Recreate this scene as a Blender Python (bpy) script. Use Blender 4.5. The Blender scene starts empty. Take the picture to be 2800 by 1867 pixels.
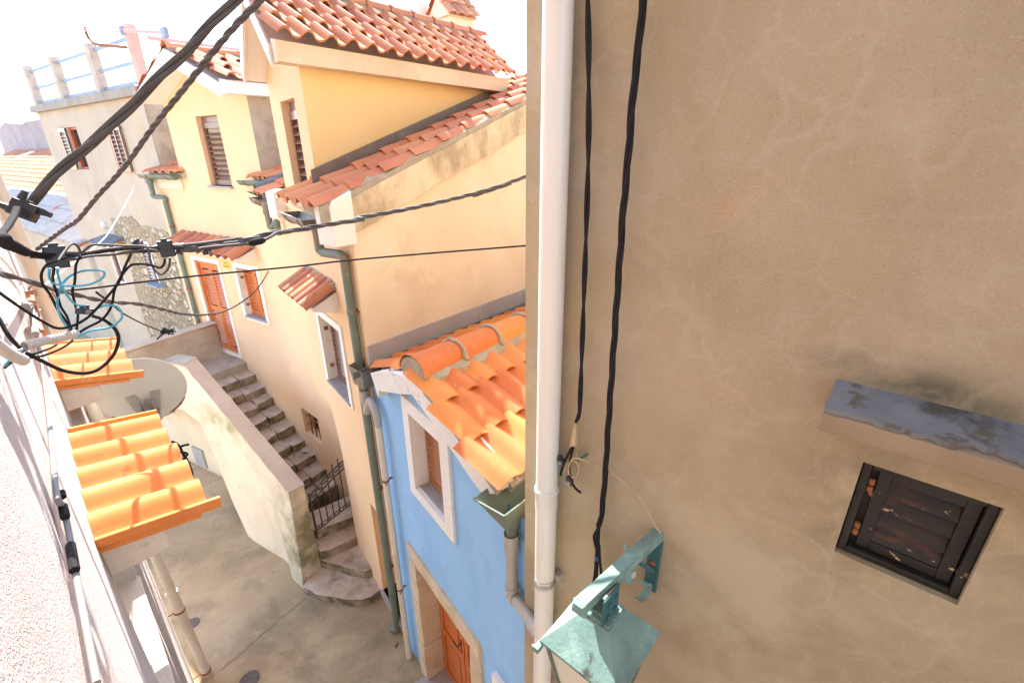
import bpy, bmesh, math, random
from mathutils import Vector, Matrix, noise
random.seed(7)
R = math.radians
scene = bpy.context.scene
COL = scene.collection
V = Vector

# ---------------------------------------------------------------- camera model (photo measured at 2800 x 1867)
FPX, CX, CY = 1290.0, 1400.0, 933.5
TILT = math.atan(525 / FPX)
ROLL = math.atan(28 / 3170)
ct, st, crl, srl = math.cos(TILT), math.sin(TILT), math.cos(ROLL), math.sin(ROLL)
EYE = V((0, 0, 6.0))

def ray(px, py):
    X, Y = px - CX, CY - py
    x, y = X * crl + Y * srl, -X * srl + Y * crl
    return V((x, FPX * ct + y * st, y * ct - FPX * st))

CROPS = dict(A=(0,0,2.61375),B=(600,0,2.4494),C=(0,500,2.61375),D=(400,500,3.485),E=(800,500,3.1354),G=(0,900,2.9871),
 H=(400,900,2.9871),I=(0,1342,2.9871),J=(500,1342,2.9871),K=(900,800,2.9871),L=(1000,1242,2.50875),M=(1400,0,2.61375),
 N=(2000,950,1.96),O=(1400,1100,3.92),P=(1400,1400,3.358),R=(0,600,3.484),a=(0,0,4.704),b=(380,60,4.704),c=(600,380,4.9),
 d=(0,300,3.92),e=(400,640,4.355),f=(750,800,4.48),g=(800,1200,3.1356),h=(0,700,3.4857),Z=(0,0,0.84))

def q(k, x, y=None):
    "pixel of a measuring crop -> photo pixel"
    if y is None: x, y = x
    X, Y, s = CROPS[k]
    return (X + x / s, Y + y / s)

def onz(p, z):
    r = ray(*p); s = (z - 6.0) / r.z
    return EYE + r * s

def air(p, d):
    "point on a sight line at horizontal distance d metres"
    r = ray(*p); return EYE + r * (d / math.hypot(r.x, r.y))

class Plane:
    def __init__(s, n, p): s.n = n.normalized(); s.d = s.n.dot(p)
    def hit(s, p, off=0.0):
        r = ray(*p); t = (s.d + off - s.n.dot(EYE)) / s.n.dot(r)
        return EYE + r * t

class Fr:
    "vertical wall frame: u along azimuth az, v up, n outward"
    def __init__(s, x, y, az, side=-1):
        a = R(az); s.o = V((x, y, 0)); s.U = V((math.sin(a), math.cos(a), 0))
        s.N = V((math.cos(a), -math.sin(a), 0)) * side; s.pl = Plane(s.N, s.o)
    def at(s, u, v, n=0.0): return s.o + s.U * u + V((0, 0, v)) + s.N * n
    def uv(s, w):
        dlt = w - s.o; return (dlt.dot(s.U), w.z)
    def px(s, p, off=0.0): return s.uv(s.pl.hit(p, off))

# ---------------------------------------------------------------- mesh builder
class MB:
    def __init__(s): s.v = []; s.f = []; s.t = []; s.tt = .5
    def add(s, vs, fs, t=None):
        b = len(s.v); s.v += [V(x) for x in vs]; s.f += [tuple(b + i for i in f) for f in fs]
        s.t += [s.tt if t is None else t] * len(fs)
    def poly(s, pts): s.add(pts, [tuple(range(len(pts)))])
    def hexa(s, p):  # 8 pts: bottom 4 then top 4
        s.add(p, [(3,2,1,0),(4,5,6,7),(0,1,5,4),(1,2,6,5),(2,3,7,6),(3,0,4,7)])
    def boxf(s, fr, u0, u1, v0, v1, n0, n1):
        s.hexa([fr.at(u0,v0,n0),fr.at(u1,v0,n0),fr.at(u1,v0,n1),fr.at(u0,v0,n1),fr.at(u0,v1,n0),fr.at(u1,v1,n0),fr.at(u1,v1,n1),fr.at(u0,v1,n1)])
    def boxc(s, c, a, b, d):  # centre + half vectors
        c, a, b, d = V(c), V(a), V(b), V(d)
        s.hexa([c-a-b-d,c+a-b-d,c+a+b-d,c-a+b-d,c-a-b+d,c+a-b+d,c+a+b+d,c-a+b+d])
    def prism(s, pts, off):
        off = V(off); n = len(pts); pts = [V(p) for p in pts]
        s.add(pts + [p + off for p in pts], [tuple(range(n))[::-1], tuple(range(n, 2*n))] + [(i,(i+1)%n,n+(i+1)%n,n+i) for i in range(n)])
    def prismf(s, fr, uv, n0, n1): s.prism([fr.at(u, v, n0) for u, v in uv], fr.N * (n1 - n0))
    def tube(s, path, r, n=8, caps=True, rs=None):
        path = [V(p) for p in path]; m = len(path); rings = []
        T0 = (path[1]-path[0]).normalized()
        up = V((0,0,1)) if abs(T0.z) < .9 else V((1,0,0))
        X = T0.cross(up).normalized(); Y = X.cross(T0)
        for i in range(m):
            T = (path[min(i+1,m-1)]-path[max(i-1,0)]).normalized()
            X = (X - T * X.dot(T)).normalized(); Y = T.cross(X)
            rr = rs[i] if rs else r
            rings.append([path[i] + X*math.cos(2*math.pi*k/n)*rr + Y*math.sin(2*math.pi*k/n)*rr for k in range(n)])
        vs = [p for g in rings for p in g]
        fs = [(i*n+k, i*n+(k+1)%n, (i+1)*n+(k+1)%n, (i+1)*n+k) for i in range(m-1) for k in range(n)]
        if caps: fs += [tuple(range(n))[::-1], tuple(range((m-1)*n, m*n))]
        s.add(vs, fs)
    def lathe(s, c, axis, prof, n=20):  # prof: (along, radius)
        c = V(c); T = V(axis).normalized(); up = V((0,0,1)) if abs(T.z) < .9 else V((1,0,0))
        X = T.cross(up).normalized(); Y = T.cross(X); m = len(prof)
        vs = [c + T*h + X*math.cos(2*math.pi*k/n)*r + Y*math.sin(2*math.pi*k/n)*r for h, r in prof for k in range(n)]
        fs = [(i*n+k, i*n+(k+1)%n, (i+1)*n+(k+1)%n, (i+1)*n+k) for i in range(m-1) for k in range(n)]
        if prof[0][1] > 1e-4: fs.append(tuple(range(n))[::-1])
        if prof[-1][1] > 1e-4: fs.append(tuple(range((m-1)*n, m*n)))
        s.add(vs, fs)
    def rough(s, p8, res=5, amp=.02, sc=4.0, seed=0):
        "hexahedron (8 pts as hexa) with worn, uneven surfaces"
        p = [V(x) for x in p8]
        def tri(u, v, w):
            a = p[0]*(1-u)*(1-v)+p[1]*u*(1-v)+p[2]*u*v+p[3]*(1-u)*v
            b = p[4]*(1-u)*(1-v)+p[5]*u*(1-v)+p[6]*u*v+p[7]*(1-u)*v
            return a*(1-w)+b*w
        cache = {}; base = len(s.v)
        ctr = sum(p, V()) / 8
        def vid(i, j, k):
            key = (i, j, k)
            if key not in cache:
                w = tri(i/res, j/res, k/res)
                nv = noise.noise_vector(w*sc + V((seed*3.1, seed*1.7, 0))) * amp
                corner = sum(1 for t in (i, j, k) if t in (0, res))
                w = w + nv + (ctr - w) * (.0 if corner < 2 else (.02 if corner == 2 else .05))
                cache[key] = len(s.v); s.v.append(w)
            return cache[key]
        for i in range(res):
            for j in range(res):
                for F in ([(i,j,0),(i,j+1,0),(i+1,j+1,0),(i+1,j,0)], [(i,j,res),(i+1,j,res),(i+1,j+1,res),(i,j+1,res)],
                          [(0,i,j),(0,i,j+1),(0,i+1,j+1),(0,i+1,j)], [(res,i,j),(res,i+1,j),(res,i+1,j+1),(res,i,j+1)],
                          [(i,0,j),(i+1,0,j),(i+1,0,j+1),(i,0,j+1)], [(i,res,j),(i,res,j+1),(i+1,res,j+1),(i+1,res,j)]):
                    s.f.append(tuple(vid(*t) for t in F)); s.t.append(s.tt)
    def build(s, name, mat, parent=None, smooth=False, bevel=0, angle=40, base=None):
        b = V((0,0,0))
        if parent is not None: b = WB[parent.name]
        elif base is not None: b = V(base)
        me = bpy.data.meshes.new(name)
        me.from_pydata([p - b for p in s.v], [], s.f)
        bm = bmesh.new(); bm.from_mesh(me); bmesh.ops.recalc_face_normals(bm, faces=bm.faces); bm.to_mesh(me); bm.free()
        at = me.attributes.new('tint', 'FLOAT', 'FACE'); at.data.foreach_set('value', s.t)
        me.materials.append(mat)
        if smooth:
            me.polygons.foreach_set('use_smooth', [True]*len(me.polygons))
            me.set_sharp_from_angle(angle=R(angle))
        o = bpy.data.objects.new(name, me); COL.objects.link(o)
        if parent is not None: o.parent = parent
        else: o.location = b
        WB[o.name] = b
        if bevel:
            m = o.modifiers.new('bevel', 'BEVEL'); m.width = bevel; m.segments = 2; m.limit_method = 'ANGLE'; m.angle_limit = R(50)
        return o
WB = {}

def tag(o, label, cat, group=None, kind=None):
    if kind: o['kind'] = kind
    if label: o['label'] = label
    if cat: o['category'] = cat
    if group: o['group'] = group
    return o
def thing(name, label, cat, loc, group=None):
    o = bpy.data.objects.new(name, None); o.empty_display_size = .1; COL.objects.link(o); o.location = loc; WB[o.name] = V(loc)
    return tag(o, label, cat, group)

def smoothpath(pts, k=8):
    pts = [V(p) for p in pts]; n = len(pts); out = []
    if n < 3:
        return [pts[0].lerp(pts[1], i/k) for i in range(k+1)]
    for i in range(n-1):
        p0, p1, p2, p3 = pts[max(i-1,0)], pts[i], pts[i+1], pts[min(i+2,n-1)]
        for j in range(k):
            t = j/k
            out.append(.5*((2*p1)+(p2-p0)*t+(2*p0-5*p1+4*p2-p3)*t*t+(3*p1-p0-3*p2+p3)*t**3))
    out.append(pts[-1]); return out
def airpath(k, pts, d0, d1=None, n=8):
    "smooth path through measured pixels, its distance running from d0 to d1"
    P = [q(k, p) for p in pts]
    if d1 is None and not isinstance(d0, (list, tuple)): d1 = d0
    if isinstance(d0, (list, tuple)): D = d0
    else:
        L = [0]
        for i in range(1, len(P)): L.append(L[-1] + math.hypot(P[i][0]-P[i-1][0], P[i][1]-P[i-1][1]))
        D = [d0 + (d1-d0)*l/L[-1] for l in L]
    return smoothpath([air(p, dd) for p, dd in zip(P, D)], n)
def resample(path, step):
    out = [path[0]]; acc = 0
    for i in range(1, len(path)):
        a, b = path[i-1], path[i]; L = (b-a).length; t = step - acc
        while t < L: out.append(a.lerp(b, t/L)); t += step
        acc = (acc + L) % step
    out.append(path[-1]); return out
def twist(mb, path, r, strands, orad, pitch, n=6, step=None):
    path = resample(path, step or pitch/10); m = len(path)
    T0 = (path[1]-path[0]).normalized(); up = V((0,0,1)) if abs(T0.z) < .9 else V((1,0,0))
    X = T0.cross(up).normalized(); fr = []; acc = 0
    for i in range(m):
        T = (path[min(i+1,m-1)]-path[max(i-1,0)]).normalized(); X = (X-T*X.dot(T)).normalized()
        if i: acc += (path[i]-path[i-1]).length
        fr.append((X.copy(), T.cross(X), acc))
    for s in range(strands):
        ph = 2*math.pi*s/strands
        mb.tube([path[i] + (fr[i][0]*math.cos(ph+fr[i][2]/pitch*2*math.pi) + fr[i][1]*math.sin(ph+fr[i][2]/pitch*2*math.pi))*orad for i in range(m)], r, n)

def tilefield(mb, O, E, S, N, ncol, nrow, w, l, H=.055, lift=.028, thick=.018, start=None, jit=1.0, skip=None, prof='s', m=9):
    "clay tiles: O eave corner, E along eave, S up the slope, N normal"
    for j in range(nrow):
        off = start(j) if start else 0.0
        for i in range(ncol):
            if skip and skip(i, j): continue
            dx, dy, dz = [random.uniform(-1, 1)*jit*k for k in (.006, .008, .004)]
            rows = []
            for (sy, hh) in ((0, lift), (.5, lift*.5), (1.13, -.002)):
                rr = []
                for k in range(m):
                    t = k/(m-1)
                    if prof == 's': h = H*math.sin(math.pi*t/.62) if t < .62 else -.22*H*math.sin(math.pi*(t-.62)/.38)
                    elif prof == 'w': h = H*(.5*(1-math.cos(2*math.pi*t)))**.75
                    else: h = H*math.sqrt(max(0, 1-(2*t-1)**2)) if .0 < t < 1 else 0
                    tw = t*(1-.05*sy) if prof == 'b' else t
                    x = (i+tw)*w + dx + off
                    if prof == 'b': x += .025*sy*w
                    rr.append(O + E*x + S*((j+sy)*l+dy) + N*(h+hh+dz))
                rows.append(rr)
            t_ = random.random()
            low = [p - N*thick for p in rows[0]]
            pts = rows[0]+rows[1]+rows[2]+low
            fs = [(r*m+k, r*m+k+1, (r+1)*m+k+1, (r+1)*m+k) for r in range(2) for k in range(m-1)]
            fs += [(3*m+k, 3*m+k+1, k+1, k) for k in range(m-1)]
            mb.add(pts, fs, t_)

# ---------------------------------------------------------------- materials
def mat(name, stops, scale=2.0, detail=8, rough=.9, bump=None, over=(), metal=0.0, spec=.3, tint=0.0, dist=0.0, bump2=None, rv=0.0, vein=None, stretch=None):
    m = bpy.data.materials.new(name); m.use_nodes = True; nt = m.node_tree; L = nt.links; N = nt.nodes
    b = N['Principled BSDF']; b.inputs['Roughness'].default_value = rough; b.inputs['Metallic'].default_value = metal
    b.inputs['Specular IOR Level'].default_value = spec
    tc = N.new('ShaderNodeTexCoord')
    def nz(sc, det, seed=0, stretch=None, ds=0.0, ro=.55):
        mp = N.new('ShaderNodeMapping'); mp.inputs['Location'].default_value = (seed*7.3, seed*3.1, seed*5.7)
        if stretch: mp.inputs['Scale'].default_value = stretch
        L.new(tc.outputs['Object'], mp.inputs['Vector'])
        t = N.new('ShaderNodeTexNoise'); t.inputs['Scale'].default_value = sc; t.inputs['Detail'].default_value = det
        t.inputs['Distortion'].default_value = ds; t.inputs['Roughness'].default_value = ro
        L.new(mp.outputs[0], t.inputs['Vector']); return t.outputs['Fac'], mp.outputs[0]
    fac, _ = nz(scale, detail, len(name)*.37, stretch, dist)
    cr = N.new('ShaderNodeValToRGB'); el = cr.color_ramp.elements
    while len(el) < len(stops): el.new(.5)
    for e_, (p, c) in zip(el, stops): e_.position = p; e_.color = (*c, 1)
    L.new(fac, cr.inputs['Fac']); col = cr.outputs['Color']
    if tint:
        at = N.new('ShaderNodeAttribute'); at.attribute_name = 'tint'
        mr = N.new('ShaderNodeMapRange'); mr.inputs['To Min'].default_value = 1-tint; mr.inputs['To Max'].default_value = 1+tint
        L.new(at.outputs['Fac'], mr.inputs['Value'])
        hs = N.new('ShaderNodeHueSaturation'); L.new(mr.outputs[0], hs.inputs['Value']); L.new(col, hs.inputs['Color'])
        mh = N.new('ShaderNodeMapRange'); mh.inputs['To Min'].default_value = .5-.012*tint*4; mh.inputs['To Max'].default_value = .5+.022*tint*4
        L.new(at.outputs['Fac'], mh.inputs['Value']); L.new(mh.outputs[0], hs.inputs['Hue']); col = hs.outputs['Color']
    for k, o in enumerate(over):
        c2, sc, lo, hi = o[:4]; strength = o[4] if len(o) > 4 else 1.0; strc = o[5] if len(o) > 5 else None
        f2, _ = nz(sc, 7, k+1.5+len(name)*.11, strc, .3, .62)
        mr = N.new('ShaderNodeMapRange'); mr.inputs['From Min'].default_value = lo; mr.inputs['From Max'].default_value = hi
        mr.inputs['To Max'].default_value = strength; L.new(f2, mr.inputs['Value'])
        if len(o) > 6:   # limited to a band of local height: (axis, a, b, c, d) fades in a..b and out c..d
            sp = N.new('ShaderNodeSeparateXYZ'); L.new(tc.outputs['Object'], sp.inputs[0])
            a_, z0, z1 = o[6][:3]
            m2 = N.new('ShaderNodeMapRange'); m2.inputs['From Min'].default_value = z0; m2.inputs['From Max'].default_value = z1
            if a_ == 'P':   # round patch: fades out from z0 to z1 metres about a point, squashed by the scale
                sv_ = N.new('ShaderNodeVectorMath'); sv_.operation = 'SUBTRACT'; L.new(tc.outputs['Object'], sv_.inputs[0]); sv_.inputs[1].default_value = o[6][3]
                ms_ = N.new('ShaderNodeVectorMath'); ms_.operation = 'MULTIPLY'; L.new(sv_.outputs[0], ms_.inputs[0]); ms_.inputs[1].default_value = o[6][4]
                ln_ = N.new('ShaderNodeVectorMath'); ln_.operation = 'LENGTH'; L.new(ms_.outputs[0], ln_.inputs[0])
                m2.inputs['To Min'].default_value = 1; m2.inputs['To Max'].default_value = 0; L.new(ln_.outputs['Value'], m2.inputs['Value'])
            else: L.new(sp.outputs['XYZ'.index(a_)], m2.inputs['Value'])
            mu = N.new('ShaderNodeMath'); mu.operation = 'MULTIPLY'; L.new(mr.outputs[0], mu.inputs[0]); L.new(m2.outputs[0], mu.inputs[1]); fo = mu.outputs[0]
        else: fo = mr.outputs[0]
        mx = N.new('ShaderNodeMix'); mx.data_type = 'RGBA'; L.new(fo, mx.inputs['Factor']); L.new(col, mx.inputs['A'])
        mx.inputs['B'].default_value = (*c2, 1); col = mx.outputs['Result']
    if vein:  # (colour, scale, width, strength)
        f3, vec = nz(vein[1]*1.3, 4, 9.1)
        ad = N.new('ShaderNodeVectorMath'); ad.operation = 'MULTIPLY_ADD'
        t3 = N.new('ShaderNodeTexNoise'); t3.inputs['Scale'].default_value = vein[1]*1.5; t3.inputs['Detail'].default_value = 5; L.new(vec, t3.inputs['Vector'])
        L.new(t3.outputs['Color'], ad.inputs[0]); ad.inputs[1].default_value = (.5/vein[1]*1.6,)*3; L.new(vec, ad.inputs[2])
        vo = N.new('ShaderNodeTexVoronoi'); vo.feature = 'DISTANCE_TO_EDGE'; vo.inputs['Scale'].default_value = vein[1]; L.new(ad.outputs[0], vo.inputs['Vector'])
        mr = N.new('ShaderNodeMapRange'); mr.inputs['From Min'].default_value = 0; mr.inputs['From Max'].default_value = vein[2]
        mr.inputs['To Min'].default_value = vein[3]; mr.inputs['To Max'].default_value = 0; L.new(vo.outputs['Distance'], mr.inputs['Value'])
        f4, _ = nz(vein[1]*.45, 3, 4.7)
        mr2 = N.new('ShaderNodeMapRange'); mr2.inputs['From Min'].default_value = .42; mr2.inputs['From Max'].default_value = .62; L.new(f4, mr2.inputs['Value'])
        mu = N.new('ShaderNodeMath'); mu.operation = 'MULTIPLY'; L.new(mr.outputs[0], mu.inputs[0]); L.new(mr2.outputs[0], mu.inputs[1])
        mx = N.new('ShaderNodeMix'); mx.data_type = 'RGBA'; L.new(mu.outputs[0], mx.inputs['Factor']); L.new(col, mx.inputs['A'])
        mx.inputs['B'].default_value = (*vein[0], 1); col = mx.outputs['Result']
    L.new(col, b.inputs['Base Color'])
    prev = None
    for bp in (bump, bump2):
        if not bp: continue
        f5, _ = nz(bp[0], 6 if len(bp) < 4 else bp[3], 2.2, None, 0, .6)
        bn = N.new('ShaderNodeBump'); bn.inputs['Strength'].default_value = bp[1]; bn.inputs['Distance'].default_value = bp[2]
        L.new(f5, bn.inputs['Height'])
        if prev: L.new(prev, bn.inputs['Normal'])
        prev = bn.outputs['Normal']
    if prev: L.new(prev, b.inputs['Normal'])
    if rv:
        f6, _ = nz(scale*3, 5, 6.6); mr = N.new('ShaderNodeMapRange'); mr.inputs['To Min'].default_value = rough-rv; mr.inputs['To Max'].default_value = rough+rv
        L.new(f6, mr.inputs['Value']); L.new(mr.outputs[0], b.inputs['Roughness'])
    return m

def stonemat(name, c_lo, c_hi, mortar, scale):
    m = bpy.data.materials.new(name); m.use_nodes = True; nt = m.node_tree; L = nt.links; N = nt.nodes
    b = N['Principled BSDF']; b.inputs['Roughness'].default_value = .95; b.inputs['Specular IOR Level'].default_value = .2
    tc = N.new('ShaderNodeTexCoord'); mp = N.new('ShaderNodeMapping'); mp.inputs['Scale'].default_value = (1, 1, 1.5)
    L.new(tc.outputs['Object'], mp.inputs[0])
    nz = N.new('ShaderNodeTexNoise'); nz.inputs['Scale'].default_value = scale*1.2; nz.inputs['Detail'].default_value = 4; L.new(mp.outputs[0], nz.inputs['Vector'])
    ad = N.new('ShaderNodeVectorMath'); ad.operation = 'MULTIPLY_ADD'; L.new(nz.outputs['Color'], ad.inputs[0]); ad.inputs[1].default_value = (.5/scale,)*3; L.new(mp.outputs[0], ad.inputs[2])
    vo = N.new('ShaderNodeTexVoronoi'); vo.feature = 'DISTANCE_TO_EDGE'; vo.inputs['Scale'].default_value = scale; L.new(ad.outputs[0], vo.inputs['Vector'])
    vc = N.new('ShaderNodeTexVoronoi'); vc.inputs['Scale'].default_value = scale; L.new(ad.outputs[0], vc.inputs['Vector'])
    r1 = N.new('ShaderNodeMix'); r1.data_type = 'RGBA'; sx = N.new('ShaderNodeSeparateColor'); L.new(vc.outputs['Color'], sx.inputs[0])
    L.new(sx.outputs[0], r1.inputs['Factor']); r1.inputs['A'].default_value = (*c_lo, 1); r1.inputs['B'].default_value = (*c_hi, 1)
    mr = N.new('ShaderNodeMapRange'); mr.inputs['From Min'].default_value = .02; mr.inputs['From Max'].default_value = .14; L.new(vo.outputs['Distance'], mr.inputs['Value'])
    n2 = N.new('ShaderNodeTexNoise'); n2.inputs['Scale'].default_value = 1.3; n2.inputs['Detail'].default_value = 7; L.new(tc.outputs['Object'], n2.inputs['Vector'])
    m2 = N.new('ShaderNodeMapRange'); m2.inputs['From Min'].default_value = .44; m2.inputs['From Max'].default_value = .56; m2.inputs['To Min'].default_value = 1; m2.inputs['To Max'].default_value = .25; L.new(n2.outputs['Fac'], m2.inputs['Value'])
    mu = N.new('ShaderNodeMath'); mu.operation = 'MULTIPLY'; L.new(mr.outputs[0], mu.inputs[0]); L.new(m2.outputs[0], mu.inputs[1])
    r2 = N.new('ShaderNodeMix'); r2.data_type = 'RGBA'; L.new(mu.outputs[0], r2.inputs['Factor']); r2.inputs['A'].default_value = (*mortar, 1); L.new(r1.outputs['Result'], r2.inputs['B'])
    n3 = N.new('ShaderNodeTexNoise'); n3.inputs['Scale'].default_value = 14; n3.inputs['Detail'].default_value = 8; L.new(tc.outputs['Object'], n3.inputs['Vector'])
    r3 = N.new('ShaderNodeMix'); r3.data_type = 'RGBA'; r3.blend_type = 'MULTIPLY'; r3.inputs['Factor'].default_value = .5; L.new(r2.outputs['Result'], r3.inputs['A'])
    cr = N.new('ShaderNodeValToRGB'); cr.color_ramp.elements[0].position = .3; cr.color_ramp.elements[0].color = (.45,.38,.3,1); cr.color_ramp.elements[1].position = .6; L.new(n3.outputs['Fac'], cr.inputs[0]); L.new(cr.outputs[0], r3.inputs['B'])
    L.new(r3.outputs['Result'], b.inputs['Base Color'])
    ah = N.new('ShaderNodeMath'); ah.operation = 'MULTIPLY_ADD'; ah.inputs[1].default_value = .35; L.new(n3.outputs['Fac'], ah.inputs[0]); L.new(mu.outputs[0], ah.inputs[2])
    bn = N.new('ShaderNodeBump'); bn.inputs['Strength'].default_value = .9; bn.inputs['Distance'].default_value = .05; L.new(ah.outputs[0], bn.inputs['Height']); L.new(bn.outputs[0], b.inputs['Normal'])
    return m

M = {}
M['tan'] = mat('tan_render', [(.3,(.35,.268,.168)),(.5,(.405,.315,.20)),(.7,(.455,.362,.24))], 1.6, 10, .93, (330,.6,.005), bump2=(9,.25,.02),
    over=[((.52,.43,.33),2.1,.52,.72,.55),((.46,.33,.15),1.2,.5,.7,.5),((.56,.31,.16),2.6,.66,.78,.5),((.2,.15,.11),70,.70,.76,.55),((.56,.48,.38),150,.54,.70,.35),((.20,.15,.095),170,.55,.72,.45),((.62,.54,.44),60,.67,.72,.5),((.10,.095,.06),4.2,.36,.56,.9,None,('P',.04,.40,(1.135,-.985,5.35),(1,1,3.2))),((.20,.16,.09),4,.40,.62,.7,None,('P',.22,.45,(1.175,-1.045,4.88),(1,1,1))),((.52,.44,.30),2.4,.40,.6,.8,None,('P',.3,1.7,(.9,-.8,4.15),(1,1,1.6))),((.30,.27,.23),3,.46,.64,.6,None,('P',.1,.6,(.19,-.17,6.25),(1.6,1.6,.5)))], vein=((.52,.44,.33),4.6,.06,.28))
M['yellow'] = mat('yellow_render', [(.3,(.74,.485,.275)),(.7,(.78,.53,.315))], 1.1, 6, .92, (160,.3,.005), bump2=(5,.25,.025), over=[((.62,.47,.29),1.5,.55,.75,.5),((.50,.40,.27),2.6,.62,.74,.5,(1,1,.14)),((.40,.33,.26),7,.70,.73,.7),((.78,.58,.36),2.2,.56,.72,.4)])
M['side'] = mat('cream_render', [(.3,(.64,.52,.355)),(.7,(.73,.61,.435))], 1.3, 8, .93, (120,.3,.005), bump2=(6,.3,.02), over=[((.50,.38,.24),1.8,.55,.75,.55),((.42,.33,.2),5,.64,.74,.3,(1,1,.3)),((.82,.72,.55),3.0,.58,.75,.5)])
M['verge'] = mat('stained_render', [(.35,(.66,.52,.35)),(.65,(.72,.58,.40))], 2.5, 9, .95, (60,.5,.008), over=[((.30,.24,.15),2.2,.46,.62,.75,(1,1,.5)),((.38,.31,.2),9,.5,.7,.5)])
M['cheek'] = mat('deep_yellow_render', [(.3,(.76,.54,.24)),(.7,(.80,.60,.29))], 1.1, 6, .92, (160,.2,.004), bump2=(5,.2,.02), over=[((.62,.46,.27),1.5,.60,.78,.4)])
M['blue'] = mat('blue_render', [(.3,(.26,.46,.71)),(.7,(.30,.52,.77))], 1.6, 6, .92, (150,.25,.004), bump2=(7,.2,.015), over=[((.34,.53,.79),1.6,.52,.70,.6),((.19,.36,.62),3,.55,.72,.5,(1,1,.35)),((.30,.36,.42),2.2,.40,.66,.6,None,('Z',.7,.0)),((.44,.58,.76),24,.64,.72,.35)])
M['white'] = mat('white_trim', [(.3,(.74,.69,.62)),(.7,(.80,.76,.70))], 2.0, 7, .85, (60,.25,.005), over=[((.55,.48,.38),4,.62,.76,.5),((.5,.42,.33),30,.68,.75,.4)])
M['oldwhite'] = mat('flaking_white', [(.3,(.70,.65,.58)),(.7,(.80,.76,.70))], 3.0, 8, .9, (22,.6,.012), over=[((.34,.30,.25),9,.60,.68,.8),((.22,.19,.16),30,.66,.74,.7)])
M['pink'] = mat('pink_stucco', [(.3,(.68,.58,.53)),(.7,(.76,.67,.62))], 1.6, 8, .9, (210,1.0,.012,3), bump2=(16,.45,.03), over=[((.70,.55,.40),40,.62,.7,.45),((.42,.38,.38),55,.66,.72,.55)])
M['cream'] = mat('cream_stucco', [(.3,(.64,.55,.43)),(.7,(.72,.63,.51))], 3, 8, .92, (90,.6,.008), over=[((.40,.34,.26),26,.62,.7,.5)])
M['f3'] = mat('weathered_render', [(.3,(.42,.335,.25)),(.7,(.51,.415,.32))], 1.2, 8, .93, (70,.3,.006), over=[((.55,.39,.22),1.0,.56,.74,.6),((.36,.30,.25),2.4,.6,.76,.6,(1,1,.4)),((.30,.25,.2),8,.68,.76,.4,(1,1,.2))])
M['stone'] = stonemat('rubble_stone', (.42,.31,.20), (.66,.54,.41), (.34,.26,.165), 4.2)
M['concrete'] = mat('concrete', [(.3,(.34,.28,.21)),(.7,(.46,.39,.31))], 3, 9, .95, (50,.5,.008), over=[((.20,.17,.13),2.5,.55,.7,.6),((.34,.30,.14),1.6,.6,.75,.4)])
M['parapet'] = mat('mossy_render', [(.3,(.60,.49,.34)),(.7,(.70,.59,.43))], 1.8, 9, .94, (40,.5,.01), bump2=(4,.35,.04), over=[((.40,.34,.17),1.7,.56,.72,.45),((.38,.30,.20),3.0,.58,.72,.45),((.19,.16,.07),3.2,.36,.60,.9,None,('P',.25,.85,(.06,-.08,.75),(1,1,.7))),((.24,.22,.07),3,.40,.6,.85,None,('P',.02,.30,(-1.3,.95,2.1),(.16,.2,1.0)))])
M['coping'] = mat('cement_coping', [(.3,(.46,.35,.25)),(.7,(.56,.44,.32))], 2.5, 9, .95, (60,.5,.006), over=[((.3,.23,.16),14,.64,.72,.5),((.62,.52,.42),6,.6,.75,.5)])
M['ground'] = mat('worn_concrete', [(.3,(.34,.235,.13)),(.5,(.42,.298,.17)),(.7,(.49,.36,.22))], .9, 10, .95, (90,.55,.008), bump2=(7,.3,.02), over=[((.20,.155,.09),1.1,.50,.66,.75),((.27,.225,.085),.7,.56,.72,.4),((.15,.115,.07),38,.62,.70,.6),((.52,.43,.30),9,.60,.72,.45),((.17,.13,.08),6,.62,.72,.5)], vein=((.24,.18,.11),.9,.02,.6))
M['joint'] = mat('dark_joint', [(.3,(.20,.15,.10)),(.7,(.30,.24,.17))], 6, 5, .95)
M['steps'] = mat('step_stone', [(.3,(.36,.255,.165)),(.5,(.50,.37,.265)),(.72,(.64,.49,.385))], 3.4, 10, .95, (30,.8,.02), over=[((.19,.145,.095),3.6,.54,.66,.75),((.27,.225,.10),2.2,.57,.70,.5),((.68,.56,.48),5,.62,.75,.6)])
M['riser'] = mat('mossy_riser', [(.3,(.20,.155,.10)),(.5,(.30,.23,.155)),(.72,(.42,.33,.25))], 4, 10, .95, (36,.7,.015), over=[((.10,.08,.045),4.5,.46,.6,.85),((.20,.18,.06),3,.52,.66,.7)])  # moss, plus riser shade put into the darker stone colour
M['mortar'] = mat('cement_mortar', [(.3,(.32,.27,.20)),(.7,(.44,.38,.29))], 9, 8, .97, (40,.9,.015))
M['tile_red'] = mat('clay_tile', [(.3,(.54,.19,.085)),(.7,(.64,.26,.13))], 3, 6, .8, (70,.25,.004), tint=.10, over=[((.22,.10,.06),9,.62,.72,.45),((.66,.42,.30),22,.66,.74,.35)])
M['tile_orange'] = mat('orange_clay_tile', [(.3,(.58,.16,.04)),(.7,(.65,.215,.065))], 3, 6, .78, (70,.22,.004), tint=.12, over=[((.34,.13,.06),5,.58,.72,.45),((.74,.46,.32),30,.64,.72,.45),((.20,.10,.06),18,.66,.74,.4)])
M['tile_canopy'] = mat('canopy_clay', [(.3,(.64,.19,.045)),(.7,(.72,.27,.085))], 3, 7, .82, (60,.22,.004), tint=.08, over=[((.20,.10,.05),6,.66,.72,.75),((.80,.48,.28),14,.6,.74,.5)])
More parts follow.
